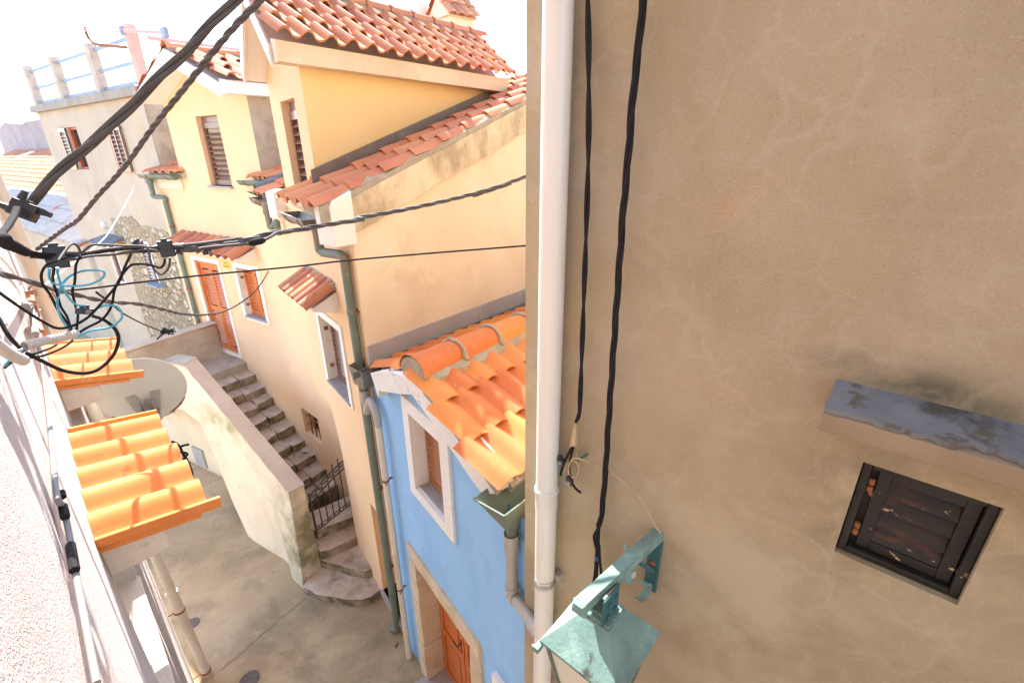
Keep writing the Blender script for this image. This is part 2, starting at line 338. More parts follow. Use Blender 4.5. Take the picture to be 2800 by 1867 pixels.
M['tile_old'] = mat('old_clay_tile', [(.3,(.42,.145,.08)),(.7,(.53,.20,.11))], 4, 7, .8, (46,.4,.006), tint=.18, over=[((.14,.09,.07),8,.60,.70,.7)])
M['brown'] = mat('brown_wood', [(.3,(.16,.072,.048)),(.7,(.22,.105,.07))], 6, 6, .32, (60,.2,.002), stretch=(1,1,6), spec=.8)
M['brownlight'] = mat('tan_brown_wood', [(.3,(.34,.14,.065)),(.7,(.44,.20,.10))], 6, 6, .55, (60,.3,.003))
M['orangewood'] = mat('varnished_wood', [(.3,(.46,.115,.025)),(.7,(.60,.175,.045))], 3, 6, .38, (30,.2,.003), stretch=(8,8,1), over=[((.30,.07,.02),12,.56,.72,.5,(6,6,1))])
M['redwood'] = mat('red_wood', [(.3,(.36,.06,.02)),(.7,(.46,.085,.03))], 5, 5, .5)
M['dark'] = mat('charred_wood', [(.3,(.009,.007,.006)),(.7,(.024,.016,.012))], 4, 8, .5, (30,.5,.005), stretch=(2,2,9), over=[((.12,.035,.016),3.2,.52,.66,.85,(2,2,9)),((.55,.36,.2),13,.645,.67,.9,(1,1,3))], spec=.45)
M['darkframe'] = mat('dark_frame', [(.3,(.012,.011,.009)),(.7,(.026,.023,.018))], 5, 8, .5, (30,.4,.004), over=[((.62,.46,.28),14,.66,.68,.9)], spec=.4)
M['hole'] = mat('dark_interior', [(.3,(.02,.018,.016)),(.7,(.03,.026,.022))], 3, 3, .9)
M['pvc'] = mat('cream_pvc', [(.3,(.62,.55,.43)),(.7,(.67,.60,.48))], 2, 4, .35, (30,.06,.003), over=[((.50,.43,.33),12,.66,.76,.4,(1,1,.2))], spec=.5)
M['pvcwhite'] = mat('white_pvc', [(.3,(.70,.65,.57)),(.7,(.75,.70,.63))], 2, 4, .3, (30,.05,.003), over=[((.55,.48,.38),10,.58,.74,.45,(1,1,.12)),((.42,.36,.28),34,.68,.74,.5)], spec=.5)
M['pvcgrey'] = mat('grey_pvc', [(.3,(.36,.32,.28)),(.7,(.42,.38,.33))], 2, 4, .4, None, over=[((.50,.45,.4),9,.62,.75,.4)], spec=.5)
M['green'] = mat('green_copper', [(.3,(.125,.16,.125)),(.7,(.185,.22,.175))], 5, 7, .55, (30,.3,.004), over=[((.22,.16,.11),6,.55,.68,.7),((.22,.44,.33),8,.62,.72,.6)], metal=.15)
M['greybrown'] = mat('weathered_sheet', [(.3,(.17,.145,.12)),(.7,(.25,.22,.185))], 5, 7, .5, (30,.3,.004), over=[((.12,.20,.16),4,.55,.68,.6)], metal=.3)
M['teal'] = mat('verdigris_paint', [(.3,(.15,.255,.22)),(.7,(.235,.36,.31))], 6, 9, .7, (60,.5,.004), over=[((.07,.055,.045),7,.64,.70,.9),((.13,.10,.07),22,.66,.72,.7),((.42,.56,.48),5,.56,.72,.5),((.15,.16,.14),3,.55,.68,.6)])
M['tealdark'] = mat('dark_teal_paint', [(.3,(.035,.115,.125)),(.7,(.06,.155,.16))], 5, 7, .5, (60,.3,.003), over=[((.05,.04,.03),30,.68,.74,.7)])
M['zinc'] = mat('zinc_flashing', [(.3,(.33,.305,.285)),(.7,(.41,.385,.36))], 2.4, 8, .6, (40,.2,.003), metal=.1, over=[((.2,.18,.165),6,.58,.72,.5,(1,1,.3))])
M['slate'] = mat('slate_grey_cement', [(.3,(.135,.135,.14)),(.6,(.195,.195,.20))], 6, 9, .85, (40,.5,.008), over=[((.03,.027,.022),5.5,.53,.66,.8),((.10,.075,.035),16,.56,.64,.75),((.30,.31,.33),9,.64,.72,.5)])
M['ledge'] = mat('ledge_cement', [(.3,(.25,.18,.11)),(.7,(.33,.25,.165))], 4, 9, .93, (60,.5,.006), over=[((.2,.14,.08),10,.6,.72,.5)])
M['black'] = mat('black_rubber', [(.3,(.016,.014,.014)),(.7,(.03,.027,.027))], 12, 5, .85, (80,.2,.002), spec=.1)
M['blackbox'] = mat('black_plastic', [(.3,(.013,.013,.015)),(.7,(.022,.021,.023))], 10, 4, .38, None, spec=.5)
M['greycable'] = mat('grey_cable', [(.3,(.075,.066,.062)),(.7,(.11,.10,.095))], 12, 5, .65, spec=.2)
M['bluewire'] = mat('blue_wire', [(.3,(.06,.32,.45)),(.7,(.09,.38,.50))], 12, 3, .4, spec=.5)
M['copperwire'] = mat('copper_wire', [(.3,(.30,.12,.06)),(.7,(.44,.20,.11))], 20, 3, .45, metal=.4)
M['whitewire'] = mat('white_cable', [(.3,(.62,.56,.50)),(.7,(.68,.63,.57))], 12, 3, .5)
M['conduit'] = mat('grey_conduit', [(.3,(.20,.195,.18)),(.7,(.27,.26,.24))], 8, 4, .6)
M['corrugated'] = mat('pale_corrugated_plastic', [(.3,(.52,.48,.42)),(.7,(.60,.56,.50))], 8, 4, .6)
M['steel'] = mat('galvanised_steel', [(.3,(.36,.35,.33)),(.7,(.46,.45,.42))], 14, 5, .4, metal=.6)
M['rust'] = mat('rusty_iron', [(.3,(.20,.075,.03)),(.7,(.34,.14,.06))], 14, 8, .85, (60,.4,.003))
M['iron'] = mat('wrought_iron', [(.3,(.055,.045,.036)),(.7,(.10,.075,.055))], 14, 7, .7, (60,.3,.002), over=[((.2,.09,.045),9,.6,.7,.6)])
M['dish'] = mat('dish_paint', [(.3,(.60,.58,.50)),(.7,(.65,.63,.55))], 2, 5, .42, (20,.05,.002), over=[((.45,.40,.3),24,.70,.76,.4)])
M['dishpink'] = mat('pale_dish', [(.3,(.70,.58,.52)),(.7,(.74,.62,.56))], 2, 4, .5)
M['granite'] = mat('granite', [(.35,(.20,.17,.16)),(.65,(.46,.41,.39))], 160, 3, .6, None)
M['postcon'] = mat('spalled_concrete', [(.3,(.42,.32,.24)),(.7,(.54,.44,.36))], 5, 8, .95, (30,.7,.015), over=[((.34,.26,.2),6,.58,.7,.6)])
M['postpink'] = mat('pink_post', [(.3,(.60,.34,.28)),(.7,(.68,.42,.35))], 5, 8, .95, (40,.7,.012), over=[((.42,.2,.07),3,.56,.7,.6,(1,1,.4))])
M['slab'] = mat('slab_edge', [(.3,(.27,.225,.185)),(.7,(.37,.32,.27))], 3, 9, .95, (40,.5,.01), over=[((.2,.165,.13),4,.55,.68,.6,(1,1,.4))])
M['rail'] = mat('pale_blue_rail', [(.3,(.22,.27,.34)),(.7,(.28,.33,.40))], 8, 4, .6, metal=.1)
M['railpink'] = mat('pink_rail', [(.3,(.55,.32,.29)),(.7,(.62,.38,.34))], 8, 4, .6)
M['greywall'] = mat('grey_render', [(.3,(.38,.31,.22)),(.7,(.48,.40,.30))], 1.6, 8, .94, (60,.4,.008), over=[((.2,.16,.11),2,.55,.7,.6)])  # unpainted render, grey of its own
M['purplewall'] = mat('mauve_render', [(.3,(.30,.25,.25)),(.7,(.40,.35,.345))], .8, 7, .94, (30,.4,.02), over=[((.35,.29,.29),1.4,.5,.7,.6,(1,1,.5))])
M['fibro'] = mat('fibre_cement', [(.3,(.34,.30,.27)),(.7,(.46,.42,.38))], 3, 7, .9, over=[((.42,.13,.10),.5,.56,.66,.8)])
M['yellowsign'] = mat('yellow_sign', [(.3,(.80,.46,.03)),(.7,(.84,.52,.05))], 3, 3, .5)
M['signink'] = mat('sign_ink', [(.3,(.03,.025,.02)),(.7,(.04,.03,.02))], 3, 2, .6)
M['glass'] = mat('milky_glass', [(.3,(.66,.62,.50)),(.7,(.72,.68,.57))], 3, 4, .3, None, spec=.5)
M['oldstone'] = mat('door_stone', [(.3,(.50,.38,.24)),(.7,(.64,.52,.38))], 4, 9, .95, (34,.8,.015), over=[((.36,.25,.12),3,.54,.68,.6),((.70,.61,.5),8,.6,.74,.5)])
M['cast'] = mat('cast_iron', [(.3,(.10,.075,.06)),(.7,(.16,.12,.10))], 20, 6, .8, (80,.4,.003))
M['tie'] = mat('blue_tape', [(.3,(.05,.07,.22)),(.7,(.07,.10,.28))], 9, 2, .5)
M['plant'] = mat('weed_leaf', [(.3,(.06,.09,.03)),(.7,(.10,.13,.05))], 9, 3, .8)
M['clamp'] = mat('tan_clamp', [(.3,(.40,.29,.16)),(.7,(.50,.38,.23))], 12, 4, .6)
SUN_E, SKY_S, EXPO = 2.6, .11, 2.8
SKY_TINT = (.97, 1.0, 1.05, 1)
FR = Fr(1.111, 1.260, -48.6)
FB = Fr(-1.105, 3.868, -36.3)
F1 = Fr(-5.70, 9.07, -58)
F2 = Fr(-1.95, 5.0, -37.3)
F3 = Fr(-7.03, 9.9, -55)
FS = Fr(-1.44, 4.33, 38.5, 1)      # side wall of the yellow house, u runs away from the street, n faces the blue roof
FL = Fr(-.1096, -.1096, -45, 1)    # left wall
def D(az): a = R(az); return V((math.sin(a), math.cos(a), 0))
UP = V((0, 0, 1))

def wallgrid(mb, fr, u0, u1, v0, v1, holes=(), n=0.0, top=None, extra=()):
    us = sorted({u0, u1, *extra, *[h[0] for h in holes], *[h[1] for h in holes]})
    vs = sorted({v0, v1, *[h[2] for h in holes], *[h[3] for h in holes]})
    for i in range(len(us)-1):
        for j in range(len(vs)-1):
            a, b, c, d = us[i], us[i+1], vs[j], vs[j+1]
            if any(h[0]-1e-6 <= a and b <= h[1]+1e-6 and h[2]-1e-6 <= c and d <= h[3]+1e-6 for h in holes): continue
            ta, tb = (top(a), top(b)) if top and j == len(vs)-2 else (d, d)
            mb.poly([fr.at(a, c, n), fr.at(b, c, n), fr.at(b, tb, n), fr.at(a, ta, n)])
    for h in holes:
        a, b, c, d, dep = h[:5]
        for p, r in (((a, c), (b, c)), ((b, c), (b, d)), ((b, d), (a, d)), ((a, d), (a, c))):
            mb.poly([fr.at(*p, n), fr.at(*r, n), fr.at(*r, n-dep), fr.at(*p, n-dep)])

def ring(mb, fr, u0, u1, v0, v1, w, n0, n1, wb=None, wt=None):
    wb = w if wb is None else wb; wt = w if wt is None else wt
    mb.boxf(fr, u0, u0+w, v0, v1, n0, n1); mb.boxf(fr, u1-w, u1, v0, v1, n0, n1)
    if wb: mb.boxf(fr, u0+w, u1-w, v0, v0+wb, n0, n1)
    if wt: mb.boxf(fr, u0+w, u1-w, v1-wt, v1, n0, n1)
def louvre(mb, fr, u0, u1, v0, v1, n, st=.05, pitch=.055, th=.035, rails=()):
    "one shutter leaf: stiles, rails and tilted slats; n = outer face"
    ring(mb, fr, u0, u1, v0, v1, st, n-th, n, st*1.7, st*1.7)
    a, b = u0+st, u1-st; v = v0+st*1.7+pitch*.6
    while v < v1-st*1.7-pitch*.3:
        if not any(abs(v-r) < .05 for r in rails):
            mb.hexa([fr.at(a, v-.026, n-.002), fr.at(b, v-.026, n-.002), fr.at(b, v-.019, n+.001), fr.at(a, v-.019, n+.001),
                     fr.at(a, v+.018, n-th), fr.at(b, v+.018, n-th), fr.at(b, v+.026, n-th+.004), fr.at(a, v+.026, n-th+.004)])
        v += pitch
    for r in rails: mb.boxf(fr, a, b, r-.05, r+.05, n-th, n)
def avg(*t): return sum(t)/len(t)

# ================================================================ ground
g = MB()
S = 150
g.poly([(-S,-S,0),(S,-S,0),(S,S,0),(-S,S,0)])
tag(g.build('ground', M['ground']), None, None, kind='structure')
jn = MB()
def strip(pts, w, z):
    P = [V(p) for p in pts]
    for a, b in zip(P, P[1:]):
        t = (b-a).normalized(); s = V((-t.y, t.x, 0))*w/2
        jn.poly([(a-s)+UP*z, (b-s)+UP*z, (b+s)+UP*z, (a+s)+UP*z])
strip([onz(q('J', x, y), 0) for x, y in ((1000,872),(880,975),(740,1085),(590,1220),(450,1345),(310,1462))], .012, .004)
tag(jn.build('paving_joint', M['joint']), None, None, kind='structure')
jn = MB()
strip([onz(q('G', x, y), 0) for x, y in ((1640,1325),(1740,1268),(1850,1212))], .045, .004)
tag(jn.build('gutter_strip', M['coping']), None, None, kind='structure')
for k, x, y, rad, lab in (('J',80,1080,.075,'small round iron drain cap on the alley floor near the cream drainpipe foot'),('J',545,1540,.10,'round iron drain cap on the alley floor at the bottom edge of the photo')):
    c = onz(q(k, x, y), 0); mb = MB()
    mb.lathe(c, UP, [(.0,rad*1.15),(.006,rad*1.15),(.008,rad*1.02),(.006,rad*.95),(.010,rad*.9),(.010,rad*.2),(.006,rad*.15),(.006,0)], 24)
    tag(mb.build('drain_cap', M['cast'], base=c, smooth=True, angle=30), lab, 'drain cap', 'drain caps set in the alley floor')
c = onz(q('J', 1738, 1258), .012); mb = MB()
mb.tube([c+V((0,.05,0)), c+V((.012,.02,.006)), c+V((.004,-.02,.004)), c+V((.02,-.05,.002))], .012, 6, rs=[.004,.012,.01,.004])
tag(mb.build('dead_leaf', M['rust'], base=c), 'curled brown dead leaf on the alley floor beside the green pipe', 'leaf')

# ================================================================ right house (tan wall)
UC = 1.392                                                     # corner
rh = thing('tan_house', 'tall tan rendered house filling the right side, with the dark vent shutter', 'house', FR.at(UC, 0))
vw = [FR.px(q('N', *p)) for p in ((703,606),(1450,864),(556,1088),(1222,1390))]
wu1, wu0, wv1, wv0 = avg(vw[0][0], vw[2][0]), avg(vw[1][0], vw[3][0]), avg(vw[0][1], vw[1][1]), avg(vw[2][1], vw[3][1])
mb = MB(); wallgrid(mb, FR, -6, UC, 0, 9.2, [(wu0, wu1, wv0, wv1, .12)])
back = D(41.4)*6
a, b = FR.at(UC, 0), FR.at(-6, 0)
for p, r in ((a, a+back), (a+back, b+back), (b+back, b)): mb.poly([p, r, r+UP*9.2, p+UP*9.2])
w = mb.build('wall', M['tan'], rh)
mb = MB(); mb.prism([FR.at(UC+.25, 9.2, .3), FR.at(-6, 9.2, .3), b+UP*9.2+back, a+UP*9.2+back], UP*.18); mb.build('roof_slab', M['concrete'], rh)
lu = .112
mb = MB(); mb.prism([FR.at(lu, 5.206, 0), FR.at(lu, 5.206, .155), FR.at(lu, 5.268, .155), FR.at(lu, 5.30, 0)], FR.U*-.66)
led = mb.build('ledge', M['ledge'], rh, bevel=.006)
mb = MB()                                                      # thin cement cap on the ledge, broken front edge
n = 34
ed = [.158 - abs(noise.noise(V((i*.45, 2, 0))))*.03 - (.02 if 15 < i < 22 else 0) for i in range(n+1)]
for i in range(n):
    a0, a1 = lu-.66*i/n, lu-.66*(i+1)/n
    hh = lambda e_: .032*e_/.155
    mb.hexa([FR.at(a0,5.302,0),FR.at(a1,5.302,0),FR.at(a1,5.302-hh(ed[i+1]),ed[i+1]),FR.at(a0,5.302-hh(ed[i]),ed[i]),
             FR.at(a0,5.32,0),FR.at(a1,5.32,0),FR.at(a1,5.318-hh(ed[i+1]),ed[i+1]),FR.at(a0,5.318-hh(ed[i]),ed[i])])
mb.build('cement_cap', M['slate'], led)
mb = MB(); ring(mb, FR, wu0+.002, wu1-.002, wv0+.002, wv1-.002, .024, -.11, -.022); vt = mb.build('vent_window', M['darkframe'], rh, bevel=.004)
mb = MB(); ring(mb, FR, wu0+.029, wu1-.048, wv0+.029, wv1-.029, .036, -.10, -.045); mb.build('leaf_frame', M['darkframe'], vt, bevel=.003)
mb = MB(); mb.boxf(FR, wu0+.02, wu1-.02, wv0+.02, wv1-.02, -.108, -.1002); mb.boxf(FR, wu1-.049, wu1-.025, wv0+.026, wv1-.026, -.099, -.062); mb.build('leaf_backing', M['darkframe'], vt)
mb = MB(); i0, i1 = wv0+.066, wv1-.066
for k in range(4):
    v0, v1 = i0+(i1-i0)*k/4, i0+(i1-i0)*(k+1)/4
    mb.hexa([FR.at(wu0+.066,v0,-.098),FR.at(wu1-.085,v0,-.098),FR.at(wu1-.085,v0+.002,-.048),FR.at(wu0+.066,v0+.002,-.048),
             FR.at(wu0+.066,v1,-.098),FR.at(wu1-.085,v1,-.098),FR.at(wu1-.085,v1-.004,-.078),FR.at(wu0+.066,v1-.004,-.078)])
mb.build('shutter_board', M['dark'], vt)
for v in (avg(wv1,wv0)+.095, avg(wv1,wv0)-.085):
    mb = MB(); 
    for dz in (-.014, .014): mb.lathe(FR.at(wu1-.037, v+dz-.011, -.035), UP, [(0,.005),(.002,.009),(.02,.009),(.022,.005)], 10)
    mb.build('hinge', M['rust'], vt, smooth=True)
mb = MB(); mb.boxf(FR, wu0-.01, wu1+.01, wv0-.01, wv1+.01, -.16, -.121); mb.build('dark_interior', M['hole'], rh)

# white drainpipe on the corner
pu = avg(FR.px((1507,0),.075)[0], FR.px((1507,1401),.075)[0])
dp = thing('drainpipe', 'thick white drainpipe running down the corner of the tan wall', 'drainpipe', FR.at(pu, 0, .075))
vj = FR.px(q('L',1265,235),.075)[1]
mb = MB(); mb.tube([FR.at(pu, 9.0, .075), FR.at(pu, vj-.02, .075)], .0565, 32); mb.build('upper_pipe', M['pvcwhite'], dp, smooth=True)
mb = MB(); mb.lathe(FR.at(pu, 0, .075), UP, [(0,.0565),(vj-.16,.0565),(vj-.12,.059),(vj-.03,.060),(vj-.02,.0645),(vj-.008,.0645),(vj,.061),(vj+.001,.057)], 32); mb.build('lower_pipe', M['pvcwhite'], dp, smooth=True, angle=30)
vw_ = FR.px(q('L',1280,890),.075)[1]
mb = MB()
for k in range(6):
    tl = (random.uniform(-.25,.25), random.uniform(-.25,.25)); dz = random.uniform(-.02,.02)
    mb.tube([FR.at(pu+math.cos(t)*.0605, vw_+dz+tl[0]*.06*math.cos(t)+tl[1]*.06*math.sin(t), .075+math.sin(t)*.0605) for t in [i*math.pi*2/28 for i in range(29)]], .0017, 5)
for k in range(3):
    mb.tube(smoothpath([FR.at(pu-.058, vw_+.01*k, .09), FR.at(pu-.085, vw_+.03*k-.02, .10), FR.at(pu-.12-.02*k, vw_+.02+.03*k, .06)], 5), .0013, 5)
mb.build('wire_tie', M['steel'], dp)
mb = MB(); mb.rough([FR.at(pu+dx, vw_+.0+dz, n_) for dz in (0,.055) for dx, n_ in ((-.085,.0),(-.052,.0),(-.052,.05),(-.085,.05))], 3, .006, 9); mb.build('wedge', M['mortar'], dp)

# wall lantern
lc = V((.372, 1.408, 0)); LU, LN = FR.U, FR.N
wl = thing('wall_lantern', 'verdigris green street lantern on a bracket from the tan wall', 'lantern', FR.at(0, 4.2, 0)+V((0,0,0)))
aw = FR.px(q('P',1343,195))                                    # arm root on the wall
au = aw[0]; av = 4.375
endn = .535
cu = FR.uv(lc)[0]
def ap(n_, du=0, v=0): return FR.at(au+(cu-au)*n_/.40+du, av+v, n_)
mb = MB()
mb.hexa([ap(.0,-.026,-.03), ap(.0,.026,-.03), ap(endn,.026,-.03), ap(endn,-.026,-.03), ap(.0,-.026,.02), ap(.0,.026,.02), ap(endn,.026,.02), ap(endn,-.026,.02)])
mb.hexa([ap(endn+.001,-.034,-.05), ap(endn+.001,.034,-.05), ap(endn+.02,.026,-.035), ap(endn+.02,-.026,-.035), ap(endn+.001,-.03,.021), ap(endn+.001,.03,.021), ap(endn+.02,.022,.01), ap(endn+.02,-.022,.01)])
mb.build('arm', M['teal'], wl, bevel=.003)
mb = MB(); mb.hexa([ap(0,-.03,-.34), ap(0,.03,-.34), ap(.014,.03,-.34), ap(.014,-.03,-.34), ap(0,-.03,-.031), ap(0,.03,-.031), ap(.014,.03,-.031), ap(.014,-.03,-.031)])
pl_ = mb.build('wall_plate', M['tealdark'], wl, bevel=.002)
mb = MB(); mb.lathe(ap(.012,0,-.17), FR.N, [(0,.013),(.008,.013),(.014,.007),(.014,0)], 10); mb.build('bolt', M['rust'], pl_, smooth=True)
mb = MB(); mb.hexa([ap(.014,-.016,-.23), ap(.014,.016,-.23), ap(.15,.016,-.075), ap(.15,-.016,-.075), ap(.014,-.016,-.20), ap(.014,.016,-.20), ap(.15,.016,-.045), ap(.15,-.016,-.045)])
mb.build('strut', M['tealdark'], wl)
def scroll(c_n, c_v, rad, ph):
    mb = MB(); N_ = 26
    for i in range(N_):
        t0, t1 = ph+i/N_*4.6, ph+(i+1)/N_*4.6
        r0, r1 = rad*(1-.45*i/N_), rad*(1-.45*(i+1)/N_)
        p = lambda t, r, du: ap(c_n+r*math.cos(t), du, c_v+r*math.sin(t))
        mb.hexa([p(t0,r0-.003,-.017),p(t0,r0-.003,.017),p(t1,r1-.003,.017),p(t1,r1-.003,-.017),p(t0,r0+.003,-.017),p(t0,r0+.003,.017),p(t1,r1+.003,.017),p(t1,r1+.003,-.017)])
    return mb.build('scroll', M['teal'], wl)
scroll(.075,-.31,.058,1.4); scroll(.225,-.09,.055,.3)
mb = MB(); pts = [ap(.20+.012*math.cos(t), .034, .035+.012*math.sin(t)) for t in [i*math.pi/6 for i in range(13)]]; mb.tube(pts, .004, 6); mb.tube([ap(.2,.03,.02), ap(.2,.034,.026)], .005, 6); mb.build('eyelet', M['teal'], wl, smooth=True)
mb = MB(); pts = [ap(.235+.012*math.cos(t), -.034, -.05+.012*math.sin(t)) for t in [i*math.pi/6 for i in range(11)]]; mb.tube(pts, .004, 6); mb.build('hook', M['whitewire'], wl, smooth=True)
def sq(h, z): return [lc+LU*su*h+LN*sn*h+UP*z for su, sn in ((1,1),(1,-1),(-1,-1),(-1,1))]
zt, zr = 4.205, 4.05
mb = MB(); A_, B_, C_, D_ = sq(.066,zt), sq(.187,zr), sq(.187,zr-.014), sq(.180,zr-.014)
for i in range(4):
    j = (i+1) % 4
    for k in range(6):
        for l_ in range(6):
            f = lambda s, t: (A_[i].lerp(A_[j], s)).lerp(B_[i].lerp(B_[j], s), t)
            mb.poly([f(k/6,l_/6), f((k+1)/6,l_/6), f((k+1)/6,(l_+1)/6), f(k/6,(l_+1)/6)])
    mb.poly([B_[i],B_[j],C_[j],C_[i]]); mb.poly([C_[i],C_[j],D_[j],D_[i]])
E_, G_ = sq(.066,zt-.004), sq(.18,zr-.016)
for i in range(4): mb.poly([E_[i],E_[(i+1)%4],G_[(i+1)%4],G_[i]])
mb.build('hood', M['teal'], wl)
mb = MB(); p = sq(.0655,zt+.001)+sq(.0655,zt+.016); mb.hexa(p); p = sq(.045,zt+.0165)+sq(.045,zt+.03); mb.hexa(p); mb.build('hood_cap', M['teal'], wl, bevel=.003)
mb = MB(); bn_ = .345
mb.hexa([FR.at(cu-.05,zt+.03,bn_-.0),FR.at(cu-.04,zt+.03,bn_-.0),FR.at(cu-.04,zt+.03,bn_+.12),FR.at(cu-.05,zt+.03,bn_+.12),FR.at(cu-.05,av-.005,bn_-.0),FR.at(cu-.04,av-.005,bn_-.0),FR.at(cu-.04,av-.005,bn_+.12),FR.at(cu-.05,av-.005,bn_+.12)])
mb.hexa([FR.at(cu+.03,zt+.03,bn_-.0),FR.at(cu+.04,zt+.03,bn_-.0),FR.at(cu+.04,zt+.03,bn_+.12),FR.at(cu+.03,zt+.03,bn_+.12),FR.at(cu+.03,av-.031,bn_-.0),FR.at(cu+.04,av-.031,bn_-.0),FR.at(cu+.04,av-.031,bn_+.12),FR.at(cu+.03,av-.031,bn_+.12)])
br = mb.build('hanger_bracket', M['tealdark'], wl, bevel=.003)
mb = MB()
for dv in (.055, .12):
    for dn in (.03, .085): mb.lathe(FR.at(cu-.05, zt+dv, bn_+dn), FR.U*-1, [(0,.012),(.006,.012),(.011,.006),(.011,0)], 8)
mb.build('bolt', M['tealdark'], br, smooth=True)
tp, bt = sq(.165,zr-.02), sq(.10,zr-.42)
mb = MB()
for i in range(4): mb.poly([tp[i].lerp(tp[(i+1)%4],.03), tp[i].lerp(tp[(i+1)%4],.97), bt[i].lerp(bt[(i+1)%4],.97), bt[i].lerp(bt[(i+1)%4],.03)])
mb.build('glass_pane', M['glass'], wl)
for i in range(4):
    mb = MB(); mb.tube([tp[i], bt[i]], .011, 4); mb.build('corner_bar', M['green'], wl)
mb = MB(); mb.hexa(sq(.10,zr-.46)+sq(.112,zr-.42)); mb.build('base_tray', M['teal'], wl)
mb = MB(); cc = B_[0]; mb.boxc(cc+UP*-.03+LN*.01, LU*.012, LN*.02, UP*.014); mb.lathe(cc+UP*-.045, LU+LN*.5, [(0,.012),(.02,.012),(.022,.007),(.035,.007)], 10); mb.build('latch', M['teal'], wl)

# hanging cables on the tan wall
def onwall(fr, k, pts, off): return [fr.pl.hit(q(k, p), o_) for p, o_ in zip(pts, off if isinstance(off, (list,tuple)) else [off]*len(pts))]
pa = onwall(FR,'M',[(538,-90),(541,0),(546,250),(548,500),(548,850),(546,1100),(538,1400),(533,1568)],.06) + onwall(FR,'O',[(728,20),(712,120),(690,205)],.06)
mb = MB(); twist(mb, smoothpath(pa,6), .0064, 2, .0052, .55, 8, .03); tag(mb.build('power_cable', M['black'], base=pa[-1], smooth=True), 'thinner black twisted cable hanging down the tan wall into the tan clamp', 'cable', 'black cables hanging on the tan wall')
pb = onwall(FR,'M',[(950,-90),(936,0),(915,240),(885,500),(855,800),(828,1150),(800,1450),(790,1568)],.07) + onwall(FR,'O',[(1035,200),(1018,480),(1000,760),(975,1050),(960,1200),(930,1320)],.07)
mb = MB(); twist(mb, smoothpath(pb,6), .0070, 3, .0074, .55, 8, .03)
br3 = [[(930,1320),(905,1380),(878,1430),(890,1510),(905,1568)],[(930,1320),(915,1400),(905,1480),(910,1568)],[(935,1310),(930,1420),(928,1500),(930,1568)]]
lo3 = [[(780,300),(772,420),(762,560),(745,660)],[(790,300),(785,420),(778,560),(772,680)],[(800,300),(805,420),(820,560),(838,660)]]
for x, y in zip(br3, lo3): mb.tube(smoothpath(onwall(FR,'O',x,.07)+onwall(FR,'P',y,[.075,.08,.1,.14]),6), .0068, 8)
tag(mb.build('power_cable', M['black'], base=pb[-1], smooth=True), 'thicker black three strand cable hanging down the tan wall to the lantern', 'cable', 'black cables hanging on the tan wall')
c = FR.pl.hit(q('P',788,415),.075); mb = MB(); mb.lathe(c-UP*.012, UP, [(0,.0165),(.024,.0165)], 12); tag(mb.build('tape_wrap', M['tie'], base=c), 'band of dark blue tape round the cable above the lantern', 'tape')
# clamp with loose ends
cl = thing('cable_clamp', 'weathered tan wedge clamp with frayed cable ends on the tan wall', 'cable clamp', FR.pl.hit(q('O',685,340),.05))
P_ = lambda x, y, o_=.055: FR.pl.hit(q('O', x, y), o_)
mb = MB(); mb.prism([P_(690,212),P_(708,212),P_(704,455),P_(640,455)], FR.N*.02); mb.build('wedge', M['clamp'], cl, bevel=.002)
mb = MB(); mb.tube([P_(706,210),P_(698,470),P_(686,630)], .0022, 5); mb.tube([P_(668,212),P_(640,450)], .0028, 5); mb.tube([P_(610,470),P_(725,482)],.002,5); mb.build('wire_bail', M['clamp'], cl)
mb = MB(); mb.tube(smoothpath([P_(655,460),P_(600,560),P_(545,680),P_(520,780)],5), .0062, 6); mb.tube(smoothpath([P_(665,460),P_(625,600),P_(615,720),P_(630,790)],5), .0062, 6); mb.tube(smoothpath([P_(655,880),P_(690,930),P_(738,965)],5), .0062, 6); mb.build('cut_cable', M['black'], cl, smooth=True)
mb = MB(); mb.tube(smoothpath([P_(630,610),P_(690,615,.04),P_(750,590,.03),P_(815,550,.0)],5), .0045, 6); mb.build('wall_hook', M['tealdark'], cl, smooth=True)
mb = MB(); mb.tube(smoothpath([P_(495,670),P_(515,740),P_(555,790),P_(545,860),P_(575,915),P_(603,905)],6), .002, 5); mb.build('thin_wire', M['bluewire'], cl, smooth=True)
for (x, y) in ((528,628),(620,842)):
    mb = MB(); c = P_(x, y, .065); mb.boxc(c, FR.U*.017, FR.N*.009, UP*.018+FR.U*.004); mb.boxc(c+UP*.022+FR.U*.006, FR.U*.009, FR.N*.008, UP*.008)
    o = mb.build('wire_connector', M['blackbox'], cl, bevel=.002)
    mb = MB(); mb.lathe(c+FR.N*.009-UP*.004, FR.N, [(0,.009),(.006,.009),(.007,.004),(.004,.003),(.004,0)], 14); mb.build('screw', M['steel'], o, smooth=True, angle=30)
pc = onwall(FR,'O',[(610,800),(600,740),(620,650),(660,625),(705,660),(718,730),(690,790),(650,805),(615,770),(607,690),(640,620),(690,598),(760,615),(880,662),(980,708),(1080,765),(1200,860),(1320,970),(1410,1080),(1470,1200),(1530,1310),(1590,1400)],[.06]*12+[.05]*10)
mb = MB(); mb.tube(smoothpath([P_(560,770)]+[P_(575,700),P_(600,650),P_(650,600)]+pc[11:],5), .0042, 8); mb.tube(smoothpath(pc[:12],5), .004, 8)
tag(mb.build('service_wire', M['clamp'], base=pc[-1], smooth=True), 'thin grey wire arching across the tan wall to the lantern bracket', 'wire')

